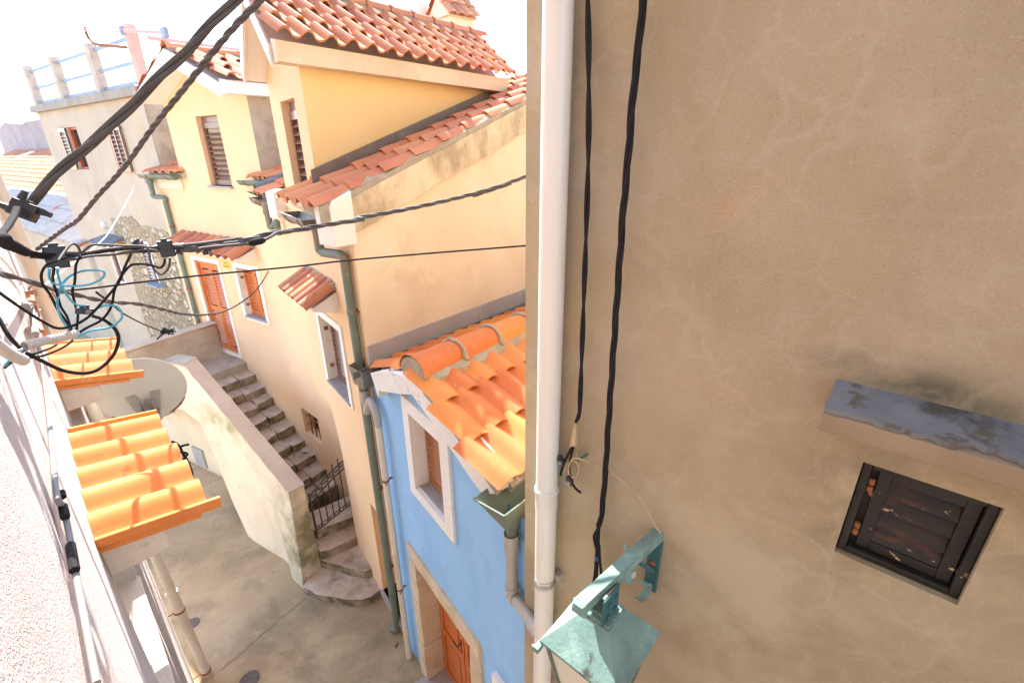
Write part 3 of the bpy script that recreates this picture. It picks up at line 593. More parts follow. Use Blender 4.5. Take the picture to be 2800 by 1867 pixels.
# ================================================================ blue house
bh = thing('blue_house', 'small sky blue house with orange tiled roof and stone framed door', 'house', FB.at(0, 0))
def u_of(k, x, y, off=0): return FB.px(q(k, x, y), off)
BO = .10                                                       # verge projection
top_l = [FB.px(q('K',*p),BO) for p in ((330,625),(395,612),(500,612),(620,655),(632,560),(650,552),(755,690),(758,780),(930,1010),(1150,1262),(1340,1545))]
bot_l = [FB.px(q('K',*p),BO) for p in ((398,858),(400,802),(590,830),(672,832),(980,1265),(1180,1560))]
p_end = FB.px(q('L',875,235),BO); p_endb = FB.px(q('L',800,275),BO)
wi = [u_of('K',752,1045,-.0), u_of('L',360,232), u_of('L',555,466), u_of('K',650,945)]
wo = [u_of('K',597,832), u_of('L',330,252), u_of('L',627,605), u_of('K',985,1262)]
bwu1, bwu0 = avg(u_of('K',650,950)[0], u_of('L',362,235)[0]), u_of('L',562,470)[0]
bwv0, bwv1 = avg(u_of('L',362,235)[1], u_of('L',562,470)[1]), avg(u_of('K',650,945)[1], u_of('K',655,950)[1])-.02
bou1, bou0 = avg(wo[0][0], wo[1][0]), avg(wo[2][0], wo[3][0]); bov0, bov1 = avg(wo[1][1], wo[2][1]), wo[0][1]+.02
dtl, dtr = u_of('L',292,585), u_of('L',800,1345)
du1, du0 = u_of('L',345,748)[0], u_of('L',728,1292)[0]; dv1 = avg(u_of('L',345,748)[1], u_of('L',728,1292)[1])
print('blue window', bwu0, bwu1, bwv0, bwv1, 'outer', bou0, bou1, bov0, bov1); print('blue door', du0, du1, dv1, dtl, dtr)
UL, URr = .571, -2.0
pk = FB.px(q('K',690,790), 0)
def btop(u):
    pts = [(-2.35, 3.55), (-1.62, 3.86), (pk[0], 4.36), (UL, 3.80)]
    for (a, va), (b, vb) in zip(pts, pts[1:]):
        if u <= b: return va+(vb-va)*(u-a)/(b-a)
    return pts[-1][1]
mb = MB(); wallgrid(mb, FB, URr, UL-.02, 0, 4.1, [(bwu0,bwu1,bwv0,bwv1,.16),(du0,du1,0.0,dv1,.27)], top=btop, extra=(pk[0],-1.62))
bk = D(41)*5
for p, r in ((FB.at(UL-.02,0),FB.at(UL-.02,0)+bk),(FB.at(UL-.02,0)+bk,FB.at(URr,0)+bk),(FB.at(URr,0)+bk,FB.at(URr,0))): mb.poly([p, r, r+UP*3.5, p+UP*3.5])
mb.build('wall', M['blue'], bh)
mb = MB(); ring(mb, FB, bou0, bou1, bov0, bov1, .1, -.001, .022)
mb = MB()   # window surround with lining
for (a,b,c,d) in ((bou0,bwu0+.004,bov0,bov1),(bwu1-.004,bou1,bov0,bov1),(bwu0+.004,bwu1-.004,bov0,bwv0+.004),(bwu0+.004,bwu1-.004,bwv1-.004,bov1)): mb.boxf(FB,a,b,c,d,-.02,.024)
for (a,b,c,d) in ((bwu0+.002,bwu0+.008,bwv0+.002,bwv1-.002),(bwu1-.008,bwu1-.002,bwv0+.002,bwv1-.002),(bwu0+.008,bwu1-.008,bwv1-.008,bwv1-.002)): mb.boxf(FB,a,b,c,d,-.155,-.021)
bw = mb.build('window', M['white'], bh)
mb = MB(); mb.boxf(FB, bwu0+.009, bwu1-.009, bwv0+.002, bwv0+.012, -.155, -.0205); mb.build('sill', M['zinc'], bw)
mb = MB(); louvre(mb, FB, bwu0+.010, bwu1-.012, bwv0+.022, bwv1-.008, -.115, .045, .062, .03); mb.build('shutter', M['brownlight'], bw)
mb = MB(); mb.boxf(FB, bwu0-.05, bwu1+.05, bwv0-.05, bwv1+.05, -.2, -.161); mb.build('dark_interior', M['hole'], bh)
# door
mb = MB()
def rb(u0,u1,v0,v1,n0,n1,sd): mb.rough([FB.at(u0,v0,n0),FB.at(u1,v0,n0),FB.at(u1,v0,n1),FB.at(u0,v0,n1),FB.at(u0,v1,n0),FB.at(u1,v1,n0),FB.at(u1,v1,n1),FB.at(u0,v1,n1)],7,.010,7,sd)
ou1 = dtl[0]; ou0 = dtr[0]
rb(du1-.022, ou1, .0, .62, -.26, .03, 1); rb(du1-.022, ou1+.004, .625, dtl[1]-.2, -.26, .026, 2)
rb(ou0, du0+.02, .0, dv1, -.26, .026, 3); rb(ou0-.004, ou1+.004, dv1, dtl[1], -.26, .03, 4)
dr = mb.build('door_surround', M['oldstone'], bh, smooth=True, angle=50)
mb = MB(); mb.boxf(FB, ou0-.02, ou1-.1, .0, .05, -.3, .22); mb.build('door_step', M['granite'], bh, bevel=.006)
mid = (du0+du1)/2
for (a, b) in ((du0+.01, mid-.004), (mid+.004, du1-.012)):
    mb = MB(); ring(mb, FB, a, b, .055, dv1-.006, .085, -.245, -.205)
    for v0, v1 in ((.14,.75),(.85,1.45),(1.53,dv1-.1)):
        mb.boxf(FB, a+.085, b-.085, v0, v1, -.24, -.225); mb.boxf(FB, a+.125, b-.125, v0+.04, v1-.04, -.2248, -.212)
        mb.boxf(FB, a+.085, b-.085, v1, v1+.1 if v1 < 1.5 else v1+.05, -.244, -.206)
    leaf = mb.build('door_leaf', M['orangewood'], bh, bevel=.003)
mb = MB(); mb.boxf(FB, mid-.016, mid+.016, .055, dv1-.01, -.203, -.196); mb.build('meeting_strip', M['orangewood'], leaf)
mb = MB(); hv = 1.02; mb.boxf(FB, mid+.03, mid+.055, hv-.1, hv+.1, -.204, -.198); mb.tube(smoothpath([FB.at(mid+.042,hv+.05,-.2),FB.at(mid+.042,hv+.05,-.15),FB.at(mid+.1,hv+.045,-.145),FB.at(mid+.13,hv+.03,-.15)],5), .008, 8); mb.build('door_handle', M['iron'], leaf, smooth=True)
# verge cornice
mb = MB(); pts = top_l + [p_end, p_endb] + bot_l[::-1]
mb.prismf(FB, [(u, v-.042) if i < len(top_l)+1 else (u, v) for i, (u, v) in enumerate(pts)], -.05, BO-.004); mb.build('verge_cornice', M['oldwhite'], bh)
# roof
rd = D(41.2)
RG = FB.at(*FB.px(q('K',690,700),BO), BO); RG = FB.pl.hit(q("K",690,612), BO)
ev = FB.pl.hit(q("L",905,262), BO)
hor = V((.755,-.656,0)); hor = V((rd.y,-rd.x,0))
def slope(Rp, Ep, h):
    d_ = Ep-Rp; hh = d_.dot(h); al_ = d_.dot(rd); return hh, al_, d_.z
RT = RG - UP*.05
hh, al_, dz = slope(RT, ev, hor); print('blue roof slope', hh, al_, dz)
S_ = (hor*-hh + UP*-dz); SL = S_.length; S_.normalize(); N_ = rd.cross(S_)
if N_.z < 0: N_ = -N_
rw = .215; nr = 3; ll = SL/nr
mb = MB()
tilefield(mb, ev - rd*0 , rd, S_, N_, 24, nr, rw, ll, .045, .018, .016, prof='w', m=13, jit=.5, start=lambda j: -al_*(j/nr))
bro = mb.build('roof', M['tile_orange'], bh, smooth=True, angle=35)
El = FB.pl.hit(q("K",330,632), .05); h2 = -hor
d2 = El-RT; hh2 = d2.dot(h2); S2 = (h2*-hh2 + UP*-d2.z); S2L = S2.length; S2.normalize(); N2 = S2.cross(rd)
if N2.z < 0: N2 = -N2
mb = MB(); tilefield(mb, El, rd, S2, N2, 24, 2, rw, S2L/2*1.02, .052, .022, .018, prof='w', m=13, jit=.5, start=lambda j: -d2.dot(rd)*(j/2))
mb.build('rear_slope', M['tile_orange'], bro, smooth=True, angle=35)
mb = MB()                                                     # under-boards so no light passes
e2, r2 = ev-N_*.025, RT-N_*.02
mb.prism([e2+FB.N*-.12, e2+rd*5.2, r2+rd*5.0, r2+FB.N*-.12], N_*-.05)
e3 = El-N2*.02; mb.prism([e3+FB.N*-.12, e3+rd*5.2, r2+rd*5.0, r2+FB.N*-.12], N2*-.045); mb.build('roof_deck', M['mortar'], bro)
mb = MB(); mort = MB()
for i in range(9):
    a = RT + rd*(i*.42-.02) + UP*.035; b = a + rd*.45 + UP*.012
    n = 9; vs = []
    for s_, (pp, rr) in enumerate(((a,.155),(a+rd*.05,.155),(a+rd*.055,.138),(b,.125))):
        for k in range(n):
            t = math.pi*(k/(n-1)); vs.append(pp + hor*math.cos(t)*rr + UP*(math.sin(t)*rr*.9-.02))
    mb.add(vs, [(r_*n+k,r_*n+k+1,(r_+1)*n+k+1,(r_+1)*n+k) for r_ in range(3) for k in range(n-1)], random.random())
    mort.tube([b-rd*.02 + hor*math.cos(math.pi*k/10)*.138 + UP*(math.sin(math.pi*k/10)*.124-.02) + V((noise.noise(V((i*3.7,k*.9,0)))*.006,)*3) for k in range(11)], .016, 6, rs=[.03,.02,.014,.012,.012,.013,.014,.014,.018,.03,.05])
mb.build('ridge_tiles', M['tile_orange'], bro, smooth=True, angle=35)
for sgn, NN, SS in ((1, N_, S_), (-1, N2, S2)):
    n = 60
    for i in range(n):
        p0, p1 = RT+rd*(i*.066+.02), RT+rd*((i+1)*.066+.02)
        k0, k1 = [(.155+.05*abs(noise.noise(V((j*.21,sgn*5,1))))+.015*noise.noise(V((j*.9,sgn,3)))) for j in (i, i+1)]
        mort.hexa([p0+hor*sgn*.07+NN*.0, p1+hor*sgn*.07, p1-SS*(k1+.02)+NN*.005, p0-SS*(k0+.02)+NN*.005, p0+hor*sgn*.07+NN*.066, p1+hor*sgn*.07+NN*.066, p1-SS*k1+NN*.038, p0-SS*k0+NN*.038])
mort.prism([RT-rd*.012+hor*math.cos(math.pi*k/12)*.15+UP*(math.sin(math.pi*k/12)*.135-.0) for k in range(13)], rd*.02)
mort.build('ridge_mortar', M['mortar'], bro)
# mortar bed along the verge
mb = MB()
for i in range(26):
    f0, f1 = i/26, (i+1)/26
    p0, p1 = RT.lerp(ev, f0), RT.lerp(ev, f1); w0 = .03+.035*abs(noise.noise(V((i*.6,1,1)))); hN = .010+.008*noise.noise(V((i*.8,4,1)))
    mb.hexa([p0+FB.N*.0+N_*-.03, p1+N_*-.03, p1+rd*w0+N_*-.03, p0+rd*w0+N_*-.03, p0+FB.N*.0+N_*hN, p1+N_*hN, p1+rd*w0+N_*.002, p0+rd*w0+N_*.002])
mb.build('verge_mortar', M['mortar'], bro)
# box gutter under the right eave, open hopper at the street end
zr_ = ev.z-.055
ga, gb_, gc = onz(q('L',740,305), zr_), onz(q('L',952,425), zr_), onz(q('L',1097,312), zr_)
gd = (gc-gb_).normalized(); gl = ga + gd*1.4; gr = gb_ + gd*1.4
low = .2; c0 = ga.lerp(gb_, .68) + gd*.10 - UP*low; c1 = ga.lerp(gb_, .95) + gd*.06 - UP*low
mb = MB(); th = .004
def sheet(pts):
    n_ = (V(pts[1])-V(pts[0])).cross(V(pts[2])-V(pts[0])).normalized(); mb.prism(pts, n_*th)
sheet([ga, gb_, c1, c0]); sheet([gb_, gr, c1+gd*1.3, c1]); sheet([ga, c0, c0+gd*1.3, gl]); sheet([c0, c1, c1+gd*1.3, c0+gd*1.3])
mb.tube([ga, gb_], .007, 8); mb.tube([gb_, gr], .007, 8); mb.tube([ga, ga.lerp(gl,.25)], .006, 8)
gu = mb.build('gutter', M['green'], bh)
mb = MB(); k_ = gb_+gd*.3; mb.prism([k_, k_+gd*.03, k_+gd*.03-UP*.16, k_-UP*.16], (ga-gb_).normalized()*.006); mb.tube([k_+UP*.004, k_+(ga-gb_)*.12+UP*.03], .006, 6); mb.build('gutter_bracket', M['steel'], gu)
cm = (c0+c1)/2 + gd*.03
pt = V((cm.x, cm.y, cm.z))
hp = thing('drainpipe', 'grey plastic drainpipe under the green hopper, bending towards the white pipe', 'drainpipe', pt)
mb = MB(); mb.tube([pt+UP*.02, pt-UP*.10], .036, 20); mb.build('outlet_spout', M['green'], hp, smooth=True)
mb = MB(); mb.lathe(pt-UP*.17, UP, [(0,.045),(.02,.049),(.13,.0505),(.135,.0505),(.135,.046),(.05,.045)], 24); mb.lathe(pt-UP*.215, UP, [(0,.041),(.045,.0455)], 24); mb.build('collar', M['pvcgrey'], hp, smooth=True, angle=30)
z2 = None
e1 = V((pt.x, pt.y, 0)); r_ = ray(*q('L',1012,955)); 
tt = ((e1-EYE).x*r_.x+(e1-EYE).y*r_.y)/(r_.x**2+r_.y**2); zb = 6+r_.z*tt
p1 = V((pt.x, pt.y, zb)); p2 = FR.pl.hit(q('L',1195,1225), .075)
mb = MB(); mb.tube([pt-UP*.20, p1+UP*.02], .039, 24); mb.build('upper_pipe', M['pvcgrey'], hp, smooth=True)
mb = MB(); mb.tube(smoothpath([p1+UP*.06, p1, p1.lerp(p2,.06)-UP*.01, p1.lerp(p2,.16)],6), .044, 24); mb.lathe(p1+UP*.05, UP, [(0,.048),(.02,.048)], 24); mb.build('elbow', M['pvcgrey'], hp, smooth=True, angle=40)
mb = MB(); mb.tube([p1.lerp(p2,.15), p2], .039, 24); dd = (p2-p1).normalized(); mb.lathe(p2-dd*.09, dd, [(0,.040),(.005,.047),(.06,.047),(.065,.050),(.09,.050)], 24); mb.build('lower_pipe', M['pvcgrey'], hp, smooth=True, angle=40)
# eave corbel under the gutter
mb = MB(); cb = gb_+gd*.16-UP*.21; mb.rough([cb+a_*1.0 for a_ in (V((0,0,-.3)),V((.13,-.06,-.3)),V((.23,.10,-.3)),V((.1,.16,-.3)),V((0,0,0)),V((.13,-.06,0)),V((.23,.10,0)),V((.1,.16,0)))],4,.012,8); mb.build('eave_corbel', M['oldwhite'], bh)
# meter box low on the blue wall
mbx = FB.px(q('L',897,1475)); mb = MB(); mb.boxf(FB, mbx[0]-.30, mbx[0], mbx[1]-.42, mbx[1], .0, .05); o = mb.build('meter_box', M['white'], bh, bevel=.004)
# ================================================================ yellow house
def out_at(fr, pw, pe, o0=0.02, o1=1.2):
    "offset at which pixel pe shares the wall u of pixel pw"
    u = fr.px(pw)[0]
    for _ in range(50):
        m = (o0+o1)/2
        a = fr.px(pe, m)[0]-u; b = fr.px(pe, o0)[0]-u
        if a*b > 0: o0 = m
        else: o1 = m
    return u, fr.px(pw)[1], m, fr.px(pe, m)[1]
yh = thing('yellow_house', 'yellow rendered house with two tiled dormers and brown shutters behind the stairs', 'house', F2.at(0, 0))
FW = Fr(-2.9, 6.55, -48)
def XY(fr, u): p = fr.at(u, 0); return (p.x, p.y)
dl, dr_ = avg(F1.px(q('e',562,300))[0], F1.px(q('e',850,1355))[0]), avg(F1.px(q('e',842,355))[0], F1.px(q('e',1125,1430))[0])
dz0, dz1 = avg(F1.px(q('e',850,1355))[1], F1.px(q('e',1125,1430))[1]), avg(F1.px(q('e',562,300))[1], F1.px(q('e',842,355))[1])
w1l, w1r = avg(F1.px(q('e',1063,378))[0], F1.px(q('e',1205,985))[0]), avg(F1.px(q('e',1305,450))[0], F1.px(q('e',1450,1008))[0])
w1t, w1b = avg(F1.px(q('e',1063,378))[1], F1.px(q('e',1305,450))[1]), avg(F1.px(q('e',1205,985))[1], F1.px(q('e',1465,1065))[1])
w2l, w2r = F2.px(q('f',612,660))[0], F2.px(q('f',868,860))[0]
w2t, w2b = F2.px(q('f',542,255))[1], F2.px(q('f',690,1098))[1]
gl_, gr_ = avg(FW.px(q('H',1262,660))[0], FW.px(q('H',1312,865))[0]), avg(FW.px(q('H',1395,706))[0], FW.px(q('H',1435,920))[0])
gt_, gb2 = avg(FW.px(q('H',1250,650))[1], FW.px(q('H',1395,706))[1]), avg(FW.px(q('H',1318,868))[1], FW.px(q('H',1435,925))[1])
nl, nt_, nb_ = avg(F2.px(q('g',637,505))[0], F2.px(q('g',805,1335))[0]), F2.px(q('g',637,505))[1], F2.px(q('g',805,1335))[1]
print('door',dl,dr_,dz0,dz1,'w1',w1l,w1r,w1b,w1t,'w2',w2l,w2r,w2b,w2t,'gr',gl_,gr_,gb2,gt_,'niche',nl,nt_,nb_)
uC = -.84
ZT = 5.38
cols = [(XY(F1,1.66),)*2, (XY(F1,dl),)*2, (XY(F1,dr_),)*2, (XY(F1,dr_-.25),(-5.42,8.79)), (XY(F1,w1l),(-5.14,8.56)), (XY(F1,w1r),(-4.62,8.10)), ((-4.41,8.26),(-4.35,7.86)), ((-4.33,8.14),(-4.22,7.74)),
        (XY(FW,gl_),XY(FW,gl_)), (XY(FW,gr_),XY(FW,gr_)), ((-2.86,6.20),(-2.92,6.57)), ((-2.66,5.94),(-2.62,6.32)), ((-2.56,5.81),(-2.49,5.76)), (XY(F2,w2l),)*2, (XY(F2,w2r),)*2, (XY(F2,nl),)*2, (XY(F2,uC),)*2]
rows = sorted({0.0, .6, nb_, nt_, gb2, gt_, 1.95, 2.15, 2.35, 2.55, 2.75, 2.95, dz0, dz1, w1b, w1t, w2b, w2t, 4.6, ZT})
def sm(z): t = min(1, max(0, (z-1.9)/1.0)); return t*t*(3-2*t)
def wp(c, z):
    (a, b), k = cols[c], sm(z); return V((b[0]*(1-k)+a[0]*k, b[1]*(1-k)+a[1]*k, z))
holes = [(1,2,dz0,dz1,F1.N,.10),(4,5,w1b,w1t,F1.N,.16),(8,9,gb2,gt_,FW.N,.18),(13,14,w2b,w2t,F2.N,.16),(15,16,nb_,nt_,F2.N,.30)]
mb = MB()
for c in range(len(cols)-1):
    for r in range(len(rows)-1):
        if any(h[0] <= c < h[1] and h[2]-1e-6 <= rows[r] and rows[r+1] <= h[3]+1e-6 for h in holes): continue
        mb.poly([wp(c,rows[r]), wp(c+1,rows[r]), wp(c+1,rows[r+1]), wp(c,rows[r+1])])
bm_ = bmesh.new()
for (c0_, c1_, z0, z1, nn, dep) in holes:
    zs = [z for z in rows if z0-1e-6 <= z <= z1+1e-6]
    lp = [wp(c0_, z) for z in zs] + [wp(c1_, z) for z in zs[::-1]]
    for i in range(len(lp)): a, b = lp[i], lp[(i+1)%len(lp)]; mb.poly([a, b, b-nn*dep, a-nn*dep])
    if c0_ == 15: mb.poly([p-nn*dep for p in lp])
bm_.free()
wy = mb.build('wall', M['yellow'], yh)
import itertools
def weld(o):
    b_ = bmesh.new(); b_.from_mesh(o.data); bmesh.ops.remove_doubles(b_, verts=b_.verts, dist=.0008); bmesh.ops.recalc_face_normals(b_, faces=b_.faces); b_.to_mesh(o.data); b_.free()
    o.data.polygons.foreach_set('use_smooth', [True]*len(o.data.polygons)); o.data.set_sharp_from_angle(angle=R(42))
weld(wy)
mb = MB()   # body behind, roofed over
for fr, a, b in ((F1, dr_, dl),(F1, w1r, w1l),(F2, w2r, w2l)): pass
mb.boxf(F1, dr_-.04, dl+.04, dz0-.03, dz1+.03, -.16, -.101); mb.boxf(F1, w1r-.04, w1l+.04, w1b-.03, w1t+.03, -.22, -.161)
mb.boxf(F2, w2r-.04, w2l+.04, w2b-.03, w2t+.03, -.22, -.161); mb.boxf(FW, gr_-.04, gl_+.04, gb2-.03, gt_+.03, -.24, -.181)
mb.build('dark_interior', M['hole'], yh)
# trims, door, windows on the street front
tw = .075
mb = MB(); ring(mb, F1, dr_-tw, dl+tw, dz0+.003, dz1+tw, tw+.003, -.01, .018, 0)
mb.boxf(F1, dr_-tw, dl+tw, dz0-.075, dz0+.002, -.01, .02)
ds = mb.build('door_surround', M['white'], yh)
mb = MB(); ring(mb, F1, dr_+.002, dl-.002, dz0+.002, dz1-.002, .055, -.09, -.02, 0); df = mb.build('door_frame', M['orangewood'], yh, bevel=.003)
md = (dr_+dl)/2+.0
for a, b in ((dr_+.058, md-.003), (md+.003, dl-.058)):
    mb = MB(); louvre(mb, F1, a, b, dz0+.012, dz1-.06, -.045, .06, .062, .035, rails=(dz0+.92,)); lf = mb.build('door_leaf', M['orangewood'], yh)
mb = MB(); mb.lathe(F1.at(dr_+.10, dz0+.16, -.04), F1.N, [(0,.02),(.008,.02),(.03,.012),(.035,.018),(.05,.016),(.052,0)], 12); mb.build('door_bolt', M['iron'], lf, smooth=True)
def window(fr, l, r, t, b, sillmat, woodmat, trim=.085, pitch=.066, extra=.06):
    mb = MB()
    for (x0,x1,z0,z1) in ((r-trim,r+.004,b-extra,t+trim),(l-.004,l+trim,b-extra,t+trim),(r+.004,l-.004,t-.004,t+trim),(r+.004,l-.004,b-extra-.02,b-.038)): mb.boxf(fr,x0,x1,z0,z1,-.02,.018)
    for (x0,x1,z0,z1) in ((r+.002,r+.007,b+.002,t-.002),(l-.007,l-.002,b+.002,t-.002),(r+.007,l-.007,t-.007,t-.002)): mb.boxf(fr,x0,x1,z0,z1,-.155,-.021)
    wn = mb.build('window', M['white'], yh)
    mb = MB(); mb.boxf(fr, r-.02, l+.02, b-.037, b+.003, -.155, .035); mb.build('sill', sillmat, wn, bevel=.004)
    m_ = (l+r)/2
    for x0, x1 in ((r+.008, m_-.002), (m_+.002, l-.008)):
        mb = MB(); louvre(mb, fr, x0, x1, b+.006, t-.008, -.11, .055, pitch, .032); mb.build('shutter', woodmat, wn)
    mb = MB()
    for z in (b+(t-b)*.22, b+(t-b)*.78): mb.boxf(fr, l-.035, l-.006, z-.02, z+.02, -.075, -.03)
    mb.build('shutter_stop', M['rust'], wn)
    return wn
window(F1, w1l, w1r, w1t, w1b+.04, M['granite'], M['orangewood'])
window(F2, w2l, w2r, w2t, w2b+.04, M['granite'], M['brown'])
# small barred window low by the stairs
mb = MB(); ring(mb, FW, gr_+.003, gl_-.003, gb2+.003, gt_-.003, .035, -.17, -.12); gw = mb.build('barred_window', M['oldstone'], yh)
mb = MB()
for i in range(3): u = gr_+(gl_-gr_)*(i+1)/4; mb.tube([FW.at(u,gb2+.005,-.06), FW.at(u,gt_-.005,-.06)], .011, 6)
for i in range(2): v = gb2+(gt_-gb2)*(i+1)/3; mb.tube([FW.at(gr_+.005,v,-.06), FW.at(gl_-.005,v,-.06)], .011, 6)
mb.build('window_bar', M['rust'], gw)
mb = MB(); mb.boxf(F2, uC+.02, nl+.02, nb_-.07, nb_, -.29, .04); mb.build('door_step', M['granite'], yh)
# canopies of clay tiles
def canopy(fr, kw, pw0, pw1, pe0, pe1, n, name='tile_canopy', tm=None):
    u1, v1, o1, e1 = out_at(fr, q(kw, pw1), q(kw, pe1)); u0, v0 = fr.px(q(kw, pw0))
    v = avg(v0, v1); ve = e1+(v-v1); print('canopy', u0, u1, v, o1, ve)
    E_ = -fr.U if u0 > u1 else fr.U
    A = fr.at(u0, ve, o1); W_ = abs(u0-u1); S_ = (fr.at(u0, v, 0)-A); L_ = S_.length; S_.normalize()
    N_ = E_.cross(S_); N_ = N_ if N_.z > 0 else -N_
    w = W_/n; mb = MB()
    mb.prism([fr.at(u0, v-.06, .0), fr.at(u0, ve-.0, o1*.80), fr.at(u0, ve-.035, o1*.80), fr.at(u0, v-.30, 0)], E_*W_)
    cn = mb.build(name, M['white'], yh)
    mb = MB(); tilefield(mb, A-N_*.012, E_, S_, N_, n, 1, w, L_*.9, .5*w, .0, .012, prof='b', m=13)
    for i in range(n+1): # channel tiles between the covers
        c = A + E_*(w*i); mb.add([c-E_*w*.2+N_*.0, c+E_*w*.2, c+E_*w*.2+S_*L_*.96, c-E_*w*.2+S_*L_*.96],[(0,1,2,3)], .2)
    mb.build('tile_row', tm or M['tile_old'], cn, smooth=True, angle=40)
    mb = MB()
    for i in range(n): c = A+E_*(w*(i+.5))+S_*L_*.97; mb.rough([c+V(a)*1.0 for a in [E_*dx*w*.5+S_*ds_*.04+UP*dz for dz in (-.03,.05+.02*random.random()) for dx, ds_ in ((-1,-1),(1,-1),(1,.6),(-1,.6))]],3,.012,14,i)
    mb.build('mortar_bed', M['mortar'], cn)
    return cn
canopy(F1, 'D', (335,458), (1035,622), None or (215,530), (822,768), 11)
canopy(F2, 'D', (1528,803), (1805,1010), (1260,955), (1522,1232), 6)
# ---- main roof over F2, from the verge on the side wall
v0p, v1p = FS.pl.hit((955,531)), FS.pl.hit((1429,282))
SV = (v1p-v0p).normalized(); EU = F2.U; NM = EU.cross(SV); NM = NM if NM.z > 0 else -NM
PM = Plane(NM, v0p)
mb = MB(); tw_ = .345
tilefield(mb, v0p - SV*.36 - EU*.02, EU, SV, NM, 6, 12, tw_, .40, .075, .035, .022, skip=lambda i, j: i > 3 and j < 3)
mr_ = mb.build('roof', M['tile_red'], yh, smooth=True, angle=35)
mb = MB(); o_ = v0p - NM*.03
mb.prism([o_-SV*.28, o_+SV*.6, o_+SV*.6+EU*.74, o_-SV*.28+EU*.74], NM*-.10); mb.prism([o_+SV*.602, o_+SV*4.6, o_+SV*4.6+EU*3.1, o_+SV*.602+EU*3.1], NM*-.10); mb.build('roof_deck', M['mortar'], mr_)
# mortar verge on top of the side wall
mb = MB()
for i in range(44):
    a, b = i*.11-.32, (i+1)*.11-.32; h0, h1 = [.055+.03*noise.noise(V((t*3.1,7,2))) for t in (a, b)]; x0, x1 = [.03+.05*abs(noise.noise(V((t*4.3,1,2)))) for t in (a, b)]
    p0, p1 = v0p+SV*a, v0p+SV*b
    mb.hexa([p0+FS.N*.02-UP*.12,p1+FS.N*.02-UP*.12,p1+EU*x1-UP*.12,p0+EU*x0-UP*.12,p0+FS.N*.02+UP*h0*.4,p1+FS.N*.02+UP*h1*.4,p1+EU*x1+UP*h1,p0+EU*x0+UP*h0])
mb.build('verge_mortar', M['mortar'], mr_)
# ---- side wall with stained verge band
vt_ = lambda u: v0p.z + (u-FS.uv(v0p)[0])*SV.z/math.hypot(SV.x, SV.y) - .04
mb = MB(); us = [0, .6, 1.2, 2, 3, 4, 5]
for a, b in zip(us, us[1:]): mb.poly([FS.at(a,0,0),FS.at(b,0,0),FS.at(b,vt_(b),0),FS.at(a,vt_(a),0)])
p = FS.at(5,0); mb.poly([p, p-FS.N*6, p-FS.N*6+UP*7.2, p+UP*7.2]); mb.poly([p-FS.N*6, XY(F1,1.66)[0]*V((1,0,0))+XY(F1,1.66)[1]*V((0,1,0)), V((*XY(F1,1.66),5.4)), p-FS.N*6+UP*5.4])
mb.build('side_wall', M['side'], yh)
mb = MB()
n = 40
for i in range(n):
    a, b = .0+5*i/n, .0+5*(i+1)/n
    k = [.29+.022*noise.noise(V((t*2.3,0,5))) for t in (a, b)]
    mb.hexa([FS.at(a,vt_(a)-k[0],-.01),FS.at(b,vt_(b)-k[1],-.01),FS.at(b,vt_(b)-k[1],.035),FS.at(a,vt_(a)-k[0],.035),FS.at(a,vt_(a)+.01,-.01),FS.at(b,vt_(b)+.01,-.01),FS.at(b,vt_(b)+.01,.03),FS.at(a,vt_(a)+.01,.03)])
mb.build('verge_band', M['verge'], yh)
kb = [FS.px(q('c',*p), .04) for p in ((1490,800),(1770,755),(1848,1412),(1530,1455))]
bu0, bu1 = avg(kb[0][0], kb[3][0]), avg(kb[1][0], kb[2][0]); bv1, bv0 = avg(kb[0][1],kb[1][1]), avg(kb[2][1],kb[3][1]); print('block', kb)
mb = MB(); mb.prism([FS.at(bu0,bv0,.041),FS.at(bu1,bv0,.041),FS.at(bu1,bv1+.04,.041),FS.at(bu0+.03,bv1-.03,.041),FS.at(bu0,bv1-.08,.041)], FS.N*-.26); mb.build('eave_block', M['white'], yh, bevel=.006)
# zinc flashing on the side wall and the trough behind the blue roof
mb = MB()
for a, b in ((-.005,1.62),(1.623,3.3),(3.303,5)): mb.prism([FS.at(a,4.01,0),FS.at(b,4.01,0),FS.at(b,4.20,0),FS.at(a,4.20,0)], FS.N*.022)
fl = mb.build('flashing', M['zinc'], yh)
mb = MB()
for p in ([FS.at(-.22,3.93,.03),FS.at(5,3.93,.03),FS.at(5,4.005,.03),FS.at(-.22,4.0,.03)],): mb.prism(p, FS.N*.005)
tz = 3.99; e0 = onz(q('f',903,893), tz); e1_ = onz(q('f',1075,990), tz); fd = D(39.5)
b0, b1 = e0.lerp(e1_,.12)-UP*.20+fd*.02, e1_.lerp(e0,.14)-UP*.20+fd*.02
def sheet2(mb, pts, th=.004):
    n_ = (V(pts[1])-V(pts[0])).cross(V(pts[2])-V(pts[0])).normalized(); mb.prism(pts, n_*th)
sheet2(mb,[e0,e1_,b1,b0]); sheet2(mb,[e0,b0,b0+fd*4.5,e0+fd*4.5]); sheet2(mb,[b0,b1,b1+fd*4.5,b0+fd*4.5]); sheet2(mb,[e1_,e1_+fd*.22,b1+fd*.2,b1]); sheet2(mb,[e0+UP*.001,e0+fd*4.5+UP*.001,e0+fd*4.5+UP*.06,e0+fd*.35+UP*.05])
mb.tube([e0,e1_],.006,8)
mb.build('valley_trough', M['greybrown'], fl)
